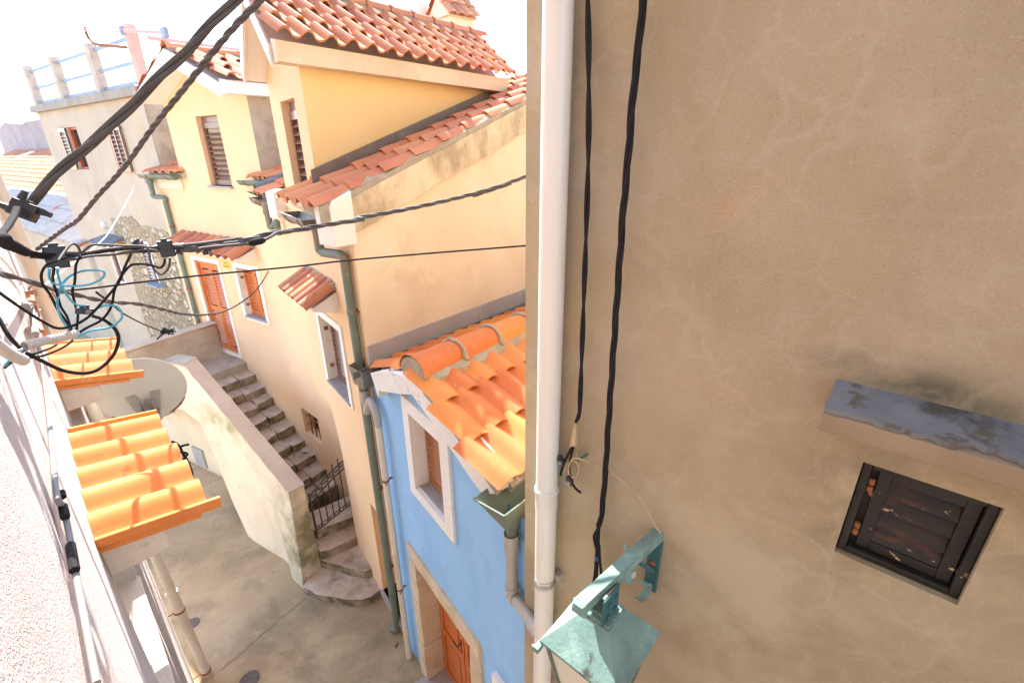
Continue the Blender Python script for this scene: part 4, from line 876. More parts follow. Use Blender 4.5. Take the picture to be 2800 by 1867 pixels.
# ---- dormers
def dormer(fr, ul, ur, zb, ze, za, axis_az, depth, over, side_mat, win, name, right_overhang=.16, tiles=True, lowest=None, wl_=.2, nrows=4):
    ax = D(axis_az); um = (ul+ur)/2
    mb = MB(); l, r, t, b = win
    wallgrid(mb, fr, ur, ul, zb, ze, [(r,l,b,t,.13)], top=lambda u: ze)
    for a, c in ((ur, um), (um, ul)):
        za_ = za-.12
        mb.poly([fr.at(a,ze), fr.at(c,ze), fr.at(c, za_ if c == um else ze)] if a == ur else [fr.at(a,ze), fr.at(c,ze), fr.at(a,za_)])
    dm = mb.build('dormer', M['yellow'], yh)
    mb = MB()
    if lowest is None: mb.poly([fr.at(ur,zb), fr.at(ur,zb)+ax*depth, fr.at(ur,ze)+ax*depth, fr.at(ur,ze)])
    else: mb.poly([fr.at(ur,zb), *lowest, fr.at(ur,ze)+ax*depth, fr.at(ur,ze)])
    mb.build('cheek_wall', side_mat, dm)
    mb = MB(); mb.poly([fr.at(ul,zb), fr.at(ul,zb)+ax*depth, fr.at(ul,ze)+ax*depth, fr.at(ul,ze)]); mb.boxf(fr, r-.03, l+.03, b-.03, t+.03, -.2, -.131); mb.build('far_cheek', M['greywall'], dm)
    # window leaf
    mb = MB(); louvre(mb, fr, r+.012, l-.012, b+.01, t-.10, -.07, .05, .085, .045); mb.build('dormer_shutter', M['brown'], dm)
    mb = MB(); mb.boxf(fr, r+.003, l-.003, t-.095, t-.003, -.13, -.09); mb.build('shutter_head', M['brown'], dm)
    mb = MB(); mb.boxf(fr, r-.03, l+.05, b-.035, b, -.12, .05); mb.build('sill', M['granite'], dm)
    # roof: slab with soffit, white rakes, tiles
    f = -ax*over
    P = lambda u, z: fr.at(u, z)+f
    th = .16
    rt = MB()
    for a, s in ((ul, 1), (ur, -1)):
        rt.hexa([P(a,ze-.0), P(um,za-.02)-UP*.10, P(um,za-.02)-UP*.10+ax*(depth+over), P(a,ze-.0)+ax*(depth+over),
                 P(a,ze+th*.62), P(um,za-.02), P(um,za-.02)+ax*(depth+over), P(a,ze+th*.62)+ax*(depth+over)])
    dk = rt.build('roof_slab', M['white'], dm)
    mb = MB()
    for a, b_ in ((ul, um), (ur, um)):
        o1, o2 = -ax*.03, V((0,0,0))
        q0, q1, q2, q3 = P(a,ze-.03), P(b_,za-.16), P(b_,za+.035), P(a,ze+.155)
        if a == ul: q3 = P(a,ze+.14)
        mb.prism([q0+o1,q1+o1,q2+o1,q3+o1], ax*.028)
    mb.build('rake_board', M['oldwhite'] if False else M['white'], dm)
    # right eave fascia
    lat = V((ax.y,-ax.x,0))
    hz = fr.at(ur,0)-fr.at(um,0); hz.z = 0
    side = hz.normalized(); ro = side*right_overhang
    a0 = P(ur,ze)
    mb = MB(); mb.hexa([a0, a0+ro, a0+ro+ax*(depth+over), a0+ax*(depth+over), a0+UP*.2, a0+ro+UP*.17, a0+ro+UP*.17+ax*(depth+over), a0+UP*.2+ax*(depth+over)]); mb.build('eave_fascia', M['white'] if name == 1 else M['side'], dm, bevel=.004)
    if tiles:
        rp, ep = P(um,za+.02), a0+ro*1.35+UP*.19
        for sg, ee in ((1, ep), (-1, P(ul,ze+.17))):
            d_ = rp-ee; al_ = d_.dot(ax); S_ = d_-ax*al_; SL = S_.length; S_ = S_.normalized(); N_ = ax.cross(S_); N_ = N_ if N_.z > 0 else -N_
            mb = MB(); nc = int((depth+over)/.235)+1
            tilefield(mb, ee+ax*.0, ax, S_, N_, nc, nrows, .235, SL/nrows, .062, .035, .02, start=lambda j: al_*(j/nrows))
            rr_ = mb.build('tile_slope', M['tile_red'], dm, smooth=True, angle=35)
        mb = MB(); n = 9; nrt = int((depth+over)/.36)+1; lat2 = side
        for i in range(nrt):
            a = rp+ax*(i*.36-.02)+UP*.02; b2 = a+ax*.38+UP*.012; vs_ = []
            for pp, rr in ((a,.10),(a+ax*.05,.10),(a+ax*.055,.085),(b2,.078)):
                for k in range(n): t2 = math.pi*k/(n-1); vs_.append(pp+lat2*math.cos(t2)*rr+UP*(math.sin(t2)*rr))
            mb.add(vs_, [(r_*n+k,r_*n+k+1,(r_+1)*n+k+1,(r_+1)*n+k) for r_ in range(3) for k in range(n-1)], random.random())
        mb.build('ridge_tiles', M['tile_red'], dm, smooth=True, angle=35)
        mb = MB(); a = rp+ax*.01; mb.hexa([a+side*.11-UP*.10,a+side*.11-UP*.10+ax*(depth+over),a-side*.11-UP*.10+ax*(depth+over),a-side*.11-UP*.10,a+side*.07+UP*.035,a+side*.07+UP*.035+ax*(depth+over),a-side*.07+UP*.035+ax*(depth+over),a-side*.07+UP*.035]); mb.build('ridge_mortar', M['mortar'], dm)
    return dm
# dormer 1 over the door front
d1l, d1r = avg(F1.px(q('b',312,1050))[0], F1.px(q('b',430,1552))[0]), avg(F1.px(q('b',1380,975))[0], F1.px(q('b',1500,1552))[0])
dw = [F1.px(q('A',*p)) for p in ((1392,832),(1545,825),(1512,1325),(1665,1335))]
dormer(F1, d1l, d1r, ZT, avg(F1.px(q('b',312,1050))[1], F1.px(q('b',1380,975))[1]), 7.44, 41, 4.2, .34, M['greywall'], (avg(dw[0][0],dw[2][0]), avg(dw[1][0],dw[3][0]), avg(dw[0][1],dw[1][1]), avg(dw[2][1],dw[3][1])), 1, nrows=3)
print('d1', d1l, d1r, dw)
Q_ = PM.hit((868,512)); FD = Fr(Q_.x, Q_.y, -37)
d2l = avg(FD.px(q('B',335,605))[0], FD.px(q('B',415,1140))[0])
dw2 = [FD.px(q('B',*p)) for p in ((407,682),(495,658),(515,1320),(608,1300))]; print('d2', Q_, d2l, dw2)
QT = PM.hit((1373,262)); QD = (QT-Q_); axQ = V((QD.x,QD.y,0)); dep2 = axQ.length; az2 = math.degrees(math.atan2(QD.x, QD.y)); print('QT', QT, dep2, az2)
dormer(FD, d2l, 0.0, 5.20, 6.74, 7.52, az2, dep2, .24, M['cheek'], (avg(dw2[0][0],dw2[2][0]), avg(dw2[1][0],dw2[3][0]), avg(dw2[0][1],dw2[1][1]), avg(dw2[2][1],dw2[3][1])), 2, lowest=[Q_-UP*.05, QT-UP*.05], nrows=4)
mb = MB(); mb.boxf(FD, .0, d2l, 5.22, 5.382, -.02, .05); mb.build('window_ledge', M['yellow'], yh)
axq = axQ.normalized(); latq = V((axq.y,-axq.x,0))
mb = MB(); mb.prism([Q_-axq*.06-UP*.0+latq*.02, QT+latq*.02, QT+latq*.02+UP*.15, Q_-axq*.06+latq*.02+UP*.17], latq*.006)
mb.build('dormer_flashing', M['greybrown'], yh)
# gutters
def gutter(fr, u0, u1, v, off, r=.075, name='gutter', m='green'):
    mb = MB(); n = 10
    for sgn, rr in ((1, r), (1, r-.004)):
        pts = [[fr.at(u, v-math.sin(math.pi*k/n)*rr, off+math.cos(math.pi*k/n)*rr) for k in range(n+1)] for u in (u0, u1)]
        for k in range(n): mb.poly([pts[0][k], pts[0][k+1], pts[1][k+1], pts[1][k]])
    for u in (u0, u1): mb.poly([fr.at(u, v-math.sin(math.pi*k/n)*r, off+math.cos(math.pi*k/n)*r) for k in range(n+1)])
    mb.tube([fr.at(u0,v,off+r), fr.at(u1,v,off+r)], .008, 6)
    g_ = mb.build(name, M[m], yh)
    mb = MB()
    for t in (.25, .8):
        u = u0+(u1-u0)*t; mb.tube([fr.at(u, v-math.sin(math.pi*k/n)*(r+.004), off+math.cos(math.pi*k/n)*(r+.004)) for k in range(n+1)], .006, 5)
    mb.build('gutter_bracket', M['rust'], g_)
    return g_
g3 = [F2.px(q('c',830,977), .22), F2.px(q('c',1122,1097), .22)]; gutter(F2, g3[0][0], g3[1][0], avg(g3[0][1], g3[1][1]), .13, .105, m='greybrown'); print('g3', g3)
g2 = [F1.px(q('c',232,556), .2), F1.px(q('c',600,578), .2)]; gutter(F1, g2[0][0], g2[1][0]-.0, avg(g2[0][1], g2[1][1]), .13, .075); print('g2', g2)
g1 = [F1.px(q('A',985,1257), .2), F1.px(q('A',1222,1248), .2)]; gutter(F1, g1[0][0], g1[1][0], avg(g1[0][1], g1[1][1]), .13, .075); print('g1', g1)
g2b = [F2.px(q('c',390,777), .2), F2.px(q('c',500,825), .2)]; gutter(F2, g2b[0][0], g2b[1][0], avg(g2b[0][1], g2b[1][1]), .11, .09, m='greybrown'); print('g2b', g2b)
# tile strips at the eave left of the dormers
def strip_roof(fr, u0, u1, ve, off, az_up, n, nrow, name='eave_tiles', pitch=18):
    A = fr.at(u0, ve, off); E_ = (fr.at(u1,ve,off)-A).normalized(); W_ = abs(u1-u0); S_ = D(az_up)*math.cos(R(pitch))+UP*math.sin(R(pitch)); N_ = E_.cross(S_); N_ = N_ if N_.z > 0 else -N_
    mb = MB(); tilefield(mb, A, E_, S_, N_, n, nrow, W_/n, .34, .05, .03, .02); o = mb.build(name, M['tile_red'], yh, smooth=True, angle=35)
    mb = MB(); mb.prism([A-N_*.02+S_*.1, A+E_*W_-N_*.02+S_*.1, A+E_*W_-N_*.02+S_*nrow*.34, A-N_*.02+S_*nrow*.34], N_*-.09); mb.build('roof_deck', M['mortar'], o)
    return o
strip_roof(F1, g2[1][0]-.05, g2[0][0]-.22, avg(g2[0][1],g2[1][1])+.03, .16, 40, 4, 5)
mb = MB(); mb.boxf(F1, d1l+.002, 1.60, 5.34, 5.56, -.6, .03); mb.build('eave_block', M['side'], yh, bevel=.005)
strip_roof(F1, g1[1][0]-.1, g1[0][0]-.12, avg(g1[0][1],g1[1][1])+.03, .16, 40, 4, 3)
su = F2.px(q('c',640,760), .2)[0]
strip_roof(F2, g2b[1][0]-.02, g2b[0][0]-.04, avg(g2b[0][1],g2b[1][1])+.045, .14, 38.5, 2, 2)
mb = MB(); fo = F2.at(g2b[0][0]-.02, avg(g2b[0][1],g2b[1][1])+.10, .10); sv = D(38.5)*.95+UP*.31
for i in range(5):
    t0, t1 = math.pi*i/5, math.pi*(i+1)/5; f_ = lambda t, s: fo+F2.U*math.cos(t)*.09+UP*math.sin(t)*.07+sv*s
    mb.prism([f_(t0,0), f_(t1,0), f_(t1,.5), f_(t0,.5)], UP*.004)
mb.build('ridge_flashing', M['slate'], yh)
ub = F2.px(q('c',930,1060))[0]; FS2 = Fr(*XY(F2, ub), 38.5, 1)
k2 = [FS2.px(q('c',*p)) for p in ((725,722),(918,668),(943,1050),(778,1075))]; print('block2', k2)
mb = MB(); mb.prism([FS2.at(avg(k2[0][0],k2[3][0]),avg(k2[2][1],k2[3][1]),0),FS2.at(.0,avg(k2[2][1],k2[3][1]),0),FS2.at(.0,k2[1][1],0),FS2.at(avg(k2[0][0],k2[3][0]),k2[0][1],0)], FS2.N*-.2); mb.build('eave_block', M['white'], yh, bevel=.006)
# chimney on the roof behind
cp = air((1238,70), 12.5); cp = V((cp.x, cp.y, 0)); ca = D(47); cl_ = V((ca.y,-ca.x,0))
zc0, zc1 = 7.4, air((1238,58),12.5).z
mb = MB(); hw = .34
mb.boxc(cp+UP*((zc0+zc1)/2), ca*hw, cl_*hw, UP*(zc1-zc0)/2); ch = mb.build('chimney', M['side'], yh, bevel=.01)
mb = MB(); rz = zc1+.45
for sg in (1,-1):
    e_ = cp+cl_*sg*(hw+.14)+UP*(zc1-.02)-ca*(hw+.12); r_2 = cp+UP*rz-ca*(hw+.12); S_ = (r_2-e_); SL = S_.length; S_.normalize(); N_ = ca.cross(S_); N_ = N_ if N_.z > 0 else -N_
    tilefield(mb, e_, ca, S_, N_, 4, 2, (2*hw+.24)/4, SL/2, .07, .03, .02, prof='b', m=9)
mb.tube([cp+UP*(rz+.03)-ca*(hw+.14), cp+UP*(rz+.03)+ca*(hw+.14)], .07, 8)
mb.build('chimney_cap', M['tile_red'], ch, smooth=True, angle=35)
mb = MB(); mb.prism([cp+cl_*(hw+.08)+UP*(zc1)-ca*(hw+.05), cp-cl_*(hw+.08)+UP*zc1-ca*(hw+.05), cp+UP*(rz-.03)-ca*(hw+.05)], ca*(2*hw+.1)); mb.build('cap_gable', M['side'], ch)
dc = air(q('B',1340,150), 12.8); sdv = (D(-30)*.9+UP*.35).normalized()
def dish(nm, c, axis, rad, m, lab, tall=1.08):
    X = axis.cross(UP).normalized(); Y = X.cross(axis).normalized(); mb = MB(); nr_, na = 10, 48; dpt = .16*rad; vs_ = []; fs_ = []
    for off in (0, -.012):
        base = len(vs_)
        for i in range(nr_+1):
            rr = i/nr_
            for k in range(na):
                t = 2*math.pi*k/na; vs_.append(c + X*math.cos(t)*rad*rr + Y*math.sin(t)*rad*rr*tall + axis*(dpt*(rr*rr-1)+off))
        for i in range(nr_):
            for k in range(na): fs_.append((base+i*na+k, base+i*na+(k+1)%na, base+(i+1)*na+(k+1)%na, base+(i+1)*na+k))
    mb.add(vs_, fs_)
    th = thing(nm, lab, 'satellite dish', c)
    o = mb.build('reflector', m, th, smooth=True, angle=60)
    mb = MB(); mb.tube([c + X*math.cos(2*math.pi*k/48)*rad + Y*math.sin(2*math.pi*k/48)*rad*tall - axis*.004 for k in range(49)], .009, 6, caps=False); mb.build('rolled_rim', m, th, smooth=True)
    return th, X, Y
dish2, X2, Y2 = dish('satellite_dish', dc, sdv, .33, M['dishpink'], 'pale pink satellite dish on the far roof beside the chimney')
mb = MB(); mb.tube([dc-sdv*.1, dc-sdv*.2-UP*.3, dc-sdv*.2-UP*1.6], .03, 8); mb.build('mast', M['steel'], dish2)
# yellow warning plate
ys = [F1.px(q('e',*p), .004) for p in ((900,315),(983,345),(992,412),(915,397))]
yu0, yu1, yv0, yv1 = avg(ys[1][0],ys[2][0]), avg(ys[0][0],ys[3][0]), avg(ys[2][1],ys[3][1]), avg(ys[0][1],ys[1][1])
mb = MB(); mb.boxf(F1, yu0, yu1, yv0, yv1, .002, .008); yo = mb.build('warning_sign', M['yellowsign'], base=F1.at(yu0, yv0, .002)); tag(yo, 'small yellow warning plate between the wooden door and the shuttered window', 'sign')
mb = MB(); W2, H2 = yu1-yu0, yv1-yv0; c0_ = (yu0+yu1)/2
for a, b, c_, d_ in ((.46,.56,.62,.92),(.40,.66,.80,.86),(.12,.88,.36,.42),(.12,.88,.24,.29),(.2,.8,.12,.17)):
    mb.boxf(F1, yu0+W2*a, yu0+W2*b, yv0+H2*c_, yv0+H2*d_, .0085, .0095)
mb.build('sign_lettering', M['signink'], yo)
# drainpipes on the yellow front
def vpipe(lab, segs, m, r, name='drainpipe', extra=()):
    t = thing(name, lab, 'drainpipe', segs[0][-1]); 
    for nm, path, rr in [(s[0], s[1:], r) for s in segs]:
        mb = MB(); mb.tube(path, rr, 18); mb.build(nm, m, t, smooth=True, angle=50)
    return t
gp = [F2.pl.hit(q('D',1625,455), .16), F2.pl.hit(q('D',1668,690), .16)]
pwx = F2.pl.hit(q('E',508,1100), .055); rt_ = F2.pl.hit(q('D',1880,690), .055); rt_ = V((pwx.x, pwx.y, rt_.z))
t = thing('drainpipe', 'green copper drainpipe with a stepped elbow at the corner of the yellow house', 'drainpipe', V((pwx.x, pwx.y, 0)))
gx = V((gp[0].x, gp[0].y, 0)); zT = avg(g3[0][1], g3[1][1])
mb = MB(); mb.lathe(gx+UP*(rt_.z+.0), UP, [(0,.046),(.17,.046),(.19,.05),(.235,.062),(.25,.062),(.26,.056),(zT-rt_.z-.05,.062)], 18); mb.build('funnel_pipe', M['greybrown'], t, smooth=True, angle=30)
el_ = [gx+UP*(rt_.z+.05), gx+UP*(rt_.z+.005), (gx+UP*rt_.z).lerp(rt_,.12)-UP*.01, rt_.lerp(gx+UP*rt_.z,.12)+UP*.0, rt_-UP*.02, rt_-UP*.07]
mb = MB(); mb.tube(el_, .045, 14); mb.build('elbow', M['green'], t, smooth=True, angle=30)
mb = MB(); mb.tube([rt_-UP*.05, V((rt_.x,rt_.y,.10))], .045, 18); zc_ = F2.px(q('E',510,1105),.055)[1]; mb.lathe(V((rt_.x,rt_.y,zc_-.03)), UP, [(0,.047),(.005,.051),(.06,.051),(.065,.047)], 18); mb.build('long_pipe', M['green'], t, smooth=True, angle=40)
mb = MB(); mb.tube(smoothpath([V((rt_.x,rt_.y,.14)), V((rt_.x,rt_.y,.08)), V((rt_.x,rt_.y,.05))+F2.N*.06+F2.U*.06],4), .047, 14); mb.build('shoe', M['green'], t, smooth=True)
for zz in (zc_, 1.2, 2.4):
    mb = MB(); mb.boxf(F2, F2.uv(rt_)[0]-.06, F2.uv(rt_)[0]+.06, zz-.008, zz+.008, .0, .05); mb.build('pipe_clip', M['rust'], t)
# middle pipe, short, ends at a shoe on the wall
m0 = F2.pl.hit(q('c',625,900), .12); m1 = F2.pl.hit(q('c',672,1165), .12); m1 = V((m0.x,m0.y,m1.z)); m2 = F2.pl.hit(q('c',775,1125), .05); m3 = F2.pl.hit(q('c',800,1290), .05); m2 = V((m3.x,m3.y,m2.z))
t = thing('drainpipe', 'short green drainpipe stub with double elbow between the two dormers', 'drainpipe', m3)
mb = MB(); mb.lathe(m1, UP, [(0,.04),(.14,.042),(.16,.05),(.2,.055),(.21,.048),(m0.z-m1.z+.05,.058)], 16); mb.build('funnel_pipe', M['greybrown'], t, smooth=True, angle=30)
mb = MB(); mb.tube(smoothpath([m1+UP*.03, m1-UP*.01, m1.lerp(m2,.4)-UP*.02, m2+UP*.01, m2-UP*.05, m3],5), .04, 14); mb.build('elbow', M['green'], t, smooth=True, angle=40)
# far green pipe beside the stone wall
l0 = F1.pl.hit(q('C',1280,500), .06); lx = lambda z: V((l0.x, l0.y, z))
t = thing('drainpipe', 'long green copper drainpipe between the stone wall and the wooden door', 'drainpipe', lx(2.2))
zt1 = avg(g1[0][1], g1[1][1]); zj = F1.px(q('A',1115,1400), .06)[1]; h0 = F1.pl.hit(q('A',1078,1330), .13); h0 = V((h0.x,h0.y,0))
mb = MB(); mb.lathe(h0+UP*(zj+.04), UP, [(0,.045),(.1,.047),(.2,.055),(.22,.07),(zt1-zj-.1,.075)], 16); mb.build('funnel_pipe', M['green'], t, smooth=True, angle=30)
mb = MB(); mb.tube(smoothpath([h0+UP*(zj+.06), h0+UP*(zj+.0), lx(zj-.03), lx(zj-.12)],5), .045, 14); mb.build('elbow', M['green'], t, smooth=True)
mb = MB(); mb.tube([lx(zj-.1), lx(2.2)], .045, 16); mb.build('long_pipe', M['green'], t, smooth=True)
for zz in (3.3, 4.6):
    mb = MB(); mb.lathe(lx(zz), UP, [(0,.047),(.002,.052),(.028,.052),(.03,.047)], 16); mb.build('pipe_clip', M['rust'], t)
# cream pipe at the blue house's left edge
bx = FB.pl.hit(q('J',1755,650), .075); Bx = lambda z: V((bx.x, bx.y, z))
t = thing('drainpipe', 'cream plastic drainpipe with swan neck on the left edge of the blue house', 'drainpipe', Bx(0))
cm2 = (b0+b1)/2+fd*.05
mb = MB(); mb.tube([cm2+UP*.01, cm2-UP*.12], .035, 16); mb.build('outlet_spout', M['green'], t, smooth=True)
mb = MB(); mb.lathe(cm2-UP*.26, UP, [(0,.037),(.06,.037),(.07,.046),(.20,.048),(.20,.044),(.09,.042)], 20); mb.build('collar', M['pvcgrey'], t, smooth=True, angle=30)
zk = FB.px(q('K',335,965), .075)[1]
sw = smoothpath([cm2-UP*.24, cm2-UP*.31, cm2.lerp(Bx(zk+.10),.5)+V((0,0,(zk+.10-cm2.z)*.12-.02)), Bx(zk+.02), Bx(zk-.08)], 6)
mb = MB(); mb.tube(sw, .037, 18); 
for i in (6, 12, 18): 
    d_ = (sw[min(i+1,len(sw)-1)]-sw[i-1]).normalized(); mb.lathe(sw[i]-d_*.012, d_, [(0,.037),(.002,.041),(.022,.041),(.024,.037)], 18)
mb.build('swan_neck', M['pvcgrey'], t, smooth=True, angle=40)
zj2 = FB.px(q('J',1735,495), .075)[1]
mb = MB(); mb.tube([Bx(zk-.06), Bx(zj2)], .036, 20); mb.build('upper_pipe', M['pvc'], t, smooth=True)
mb = MB(); mb.lathe(Bx(0), UP, [(.0,.036),(zj2-.09,.036),(zj2-.085,.039),(zj2-.02,.039),(zj2-.018,.042),(zj2-.004,.042),(zj2,.037)], 20); mb.build('lower_pipe', M['pvc'], t, smooth=True, angle=40)
for kk, x, y in (('g',778,325),('J',1785,812)):
    zz = FB.px(q(kk,x,y), .075)[1]
    mb = MB(); mb.lathe(Bx(zz-.012), UP, [(0,.0365),(.001,.041),(.023,.041),(.024,.0365)], 18); mb.tube([Bx(zz)-FB.U*.04, Bx(zz)-FB.U*.075+FB.N*.03], .006, 5); mb.boxf(FB, FB.uv(bx)[0]-.008, FB.uv(bx)[0]+.008, zz-.01, zz+.01, 0, .04); mb.build('pipe_clip', M['rust'], t)

# ================================================================ staircase
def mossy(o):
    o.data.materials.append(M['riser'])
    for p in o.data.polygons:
        if p.normal.z < .55: p.material_index = 1  # upright faces take the moss and painted shade colour
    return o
sc = thing('staircase', 'worn stone stairs with mossy parapet rising along the yellow wall', 'staircase', V((-3,5.4,0)))
nd = V((-math.sin(R(32)), -math.cos(R(32)), 0))
Wd = (V((-2.9,6.55,0))-V((-5.47,8.83,0)))
pin0, pin1 = V((-5.3,7.27,0)), V((-2.93,5.40,0)); pind = (pin1-pin0)
def toparap(p, back=.10):
    "from a point on the wall along the nosing direction to the parapet's inner face"
    d = pind; D_ = nd.x*(-d.y)+d.x*nd.y
    rx, ry = pin0.x-p.x, pin0.y-p.y
    t = (rx*(-d.y)+d.x*ry)/D_
    return V((p.x+nd.x*(t+back), p.y+nd.y*(t+back), 0))
def wallpt(s): return V((-5.47,8.83,0)) + Wd*s
NS = 9
for i in range(1, NS+1):
    z = 2.0-.155*i; s0, s1 = (i-1)/NS*.93-.03, i/NS*.93
    a0, a1 = wallpt(s0), wallpt(s1); a0 -= nd*.12; a1 -= nd*.12
    c0_, c1_ = toparap(a0), toparap(a1)
    # two or three rough stones make one tread
    cuts = sorted([0, 1] + [random.uniform(.28,.42), random.uniform(.6,.75)][: (2 if i % 2 else 1)])
    mb = MB()
    for k in range(len(cuts)-1):
        f0, f1 = cuts[k]+(.006 if k else 0), cuts[k+1]; dz = random.uniform(-.018,.018); dn = Wd.normalized()*random.uniform(-.03,.03)
        P0, P1, P2, P3 = a0.lerp(c0_,f0), a0.lerp(c0_,f1), a1.lerp(c1_,f1)+dn, a1.lerp(c1_,f0)+dn
        mb.rough([P0+UP*(z-.34+dz),P1+UP*(z-.34+dz),P2+UP*(z-.34+dz),P3+UP*(z-.34+dz),P0+UP*(z+dz),P1+UP*(z+dz),P2+UP*(z+dz),P3+UP*(z+dz)], 9, .020, 7, i*3+k)
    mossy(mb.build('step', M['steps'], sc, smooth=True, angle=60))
# lower steps as measured on the ground
def slabstep(k_pts, z, seed, zb=0):
    P = [V((p.x,p.y,0)) for p in k_pts]
    mb = MB(); mb.rough([p+UP*zb for p in P]+[p+UP*z for p in P], 9, .011, 7, seed); return mb.build('step', M['steps'] if seed > 20 else M['coping'], sc, smooth=True, angle=60)
zA, zB, zC, zD = .13, .28, .44, .60
Fw = lambda k, x, y: F2.pl.hit(q(k,x,y), -.06)
def polystep(px, z, extra, m, seed):
    P = [onz(q('J', x, y), z) for x, y in px] + [onz(q('J', x, y), z) + e for (x, y), e in extra]
    # wobble the front edge with in-between points
    out = []
    for i, p in enumerate(P):
        r = P[(i+1) % len(P)]
        for k in range(4):
            w = p.lerp(r, k/4); out.append(w + V((noise.noise(w*6+V((seed,0,0)))*.016, noise.noise(w*6+V((0,seed,0)))*.016, 0)))
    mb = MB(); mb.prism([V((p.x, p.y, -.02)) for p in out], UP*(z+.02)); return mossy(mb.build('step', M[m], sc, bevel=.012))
polystep([(1092,330),(1250,262),(1396,205)], zD, [((1396,205), -nd*.12), ((1330,60), -nd*.1), ((1010,150), nd*.25)], 'steps', 1)
polystep([(1116,492),(1205,474),(1424,372)], zC, [((1424,372), -nd*.14), ((1380,190), -nd*.1), ((1040,300), nd*.15)], 'steps', 2)
polystep([(1128,562),(1205,588),(1340,622),(1480,658),(1545,625)], zB, [((1545,625), -nd*.14), ((1420,330), -nd*.1), ((1060,430), nd*.15)], 'steps', 3)
polystep([(988,782),(1080,838),(1230,868),(1380,886),(1465,884),(1540,860),(1605,818)], zA, [((1605,818), -nd*.10), ((1500,520), -nd*.05), ((1080,560), nd*.05)], 'steps', 4)
# parapet: outer face flares to the ground, top follows the stairs
pt0, pt1 = V((-5.32,7.24,2.80)), V((-2.94,5.38,1.66)); lt0, lt1 = V((-5.34,6.98,2.80)), V((-3.08,5.22,1.66))
bo = [V((-4.61,6.24,0)), V((-3.95,5.82,0)), V((-3.52,5.57,0)), V((-3.34,5.27,0)), V((-3.12,5.10,0))]
mb = MB(); n = 22; m_ = 12; grid = []
def outer(f, k):
    "f along 0..1, k 0 top .. 1 bottom"
    top = lt0.lerp(lt1, f); zb = 0.0
    fb = (f-.33)/.67
    if fb >= 0:
        x = fb*4; i = min(3, int(x)); bot = bo[i].lerp(bo[i+1], x-i)
    else:
        # beyond the foot the parapet is corbelled: its underside climbs towards the landing
        t = -fb/.5; bot = bo[0].lerp(V((-5.72,7.12,1.95)), min(1, t**.8)); bot.z = 1.95*min(1, t*3.2)**.55 if t > 0 else 0
    e_ = k**1.5
    p = V((top.x*(1-e_)+bot.x*e_, top.y*(1-e_)+bot.y*e_, top.z*(1-k)+bot.z*k))
    return p + V((noise.noise(p*1.3)*.02, noise.noise(p*1.3+V((9,0,0)))*.02, 0))
for i in range(n+1): grid.append([outer(i/n, k/m_) for k in range(m_+1)])
inner = []
for i in range(n+1):
    f = i/n; t_ = pt0.lerp(pt1, f); b_ = grid[i][-1]
    inner.append((t_, V((t_.x, t_.y, max(0, min(b_.z, t_.z-.6))))))
for i in range(n):
    for k in range(m_): mb.poly([grid[i][k], grid[i+1][k], grid[i+1][k+1], grid[i][k+1]])
    mb.poly([grid[i][-1], grid[i+1][-1], inner[i+1][1], inner[i][1]])
    for k in range(6):
        L0, L1 = inner[i], inner[i+1]; mb.poly([L0[0].lerp(L0[1],k/6), L1[0].lerp(L1[1],k/6), L1[0].lerp(L1[1],(k+1)/6), L0[0].lerp(L0[1],(k+1)/6)])
for e in (0, n): mb.poly(grid[e] + [inner[e][1], inner[e][0]])
par = mb.build('parapet', M['parapet'], sc); weld(par)
mb = MB(); n2 = 30
for i in range(n2):
    f0, f1 = i/n2, (i+1)/n2; rag = [.012*noise.noise(V((f*14,3,3)))+.004 for f in (f0, f1)]
    od = (lt1-pt1).normalized()
    A0, A1 = pt0.lerp(pt1,f0), pt0.lerp(pt1,f1); B0, B1 = lt0.lerp(lt1,f0)+od*rag[0], lt0.lerp(lt1,f1)+od*rag[1]
    mb.hexa([A0-UP*.01-od*.012,A1-UP*.01-od*.012,B1-UP*.01,B0-UP*.01,A0+UP*.018-od*.012,A1+UP*.018-od*.012,B1+UP*.012,B0+UP*.012])
mb.build('coping', M['coping'], par)
# return wall at the landing, landing slab, back parapet
rc = V((-5.72,7.05,0)); 
mb = MB(); mb.rough([V((-5.80,7.1,1.9)),V((-5.34,6.98,1.9)),V((-5.30,7.26,1.9)),V((-5.72,7.38,1.9)),V((-5.80,7.1,2.79)),V((-5.34,6.98,2.79)),V((-5.30,7.26,2.79)),V((-5.72,7.38,2.79))],5,.012,4); mb.build('return_wall', M['parapet'], sc)
mb = MB(); mb.hexa([V((-5.82,7.08,2.792)),V((-5.33,6.96,2.792)),V((-5.29,7.27,2.792)),V((-5.71,7.40,2.792)),V((-5.82,7.08,2.815)),V((-5.33,6.96,2.815)),V((-5.29,7.27,2.815)),V((-5.71,7.40,2.815))]); mb.build('return_coping', M['concrete'], sc, bevel=.004)
le0 = V((-5.47,8.83,0))-nd*.12; le1 = toparap(le0,.05)
k2a, k2b = onz(q('e',580,1440),2.0), onz(q('e',775,1392),2.0)
fz = V((F1.at(dl+.55,0)).to_tuple()); 
lp_ = [le0, le1, V((-5.75,7.25,0)), V((-7.6,7.6,0)), V((-6.75,9.5,0))-F1.N*.2, V((-5.55,9.05,0))-F1.N*.1]
mb = MB(); mb.prism([p+UP*1.80 for p in lp_], UP*.2); mb.build('landing', M['concrete'], sc)
for i in range(1): pass
pb0 = onz(q('e',690,1090),2.72); dirb = D(27); pbl = [pb0+dirb*.25, pb0-dirb*.9, pb0-dirb*2.4]
mb = MB(); wdt = V((-dirb.y,dirb.x,0))*.2
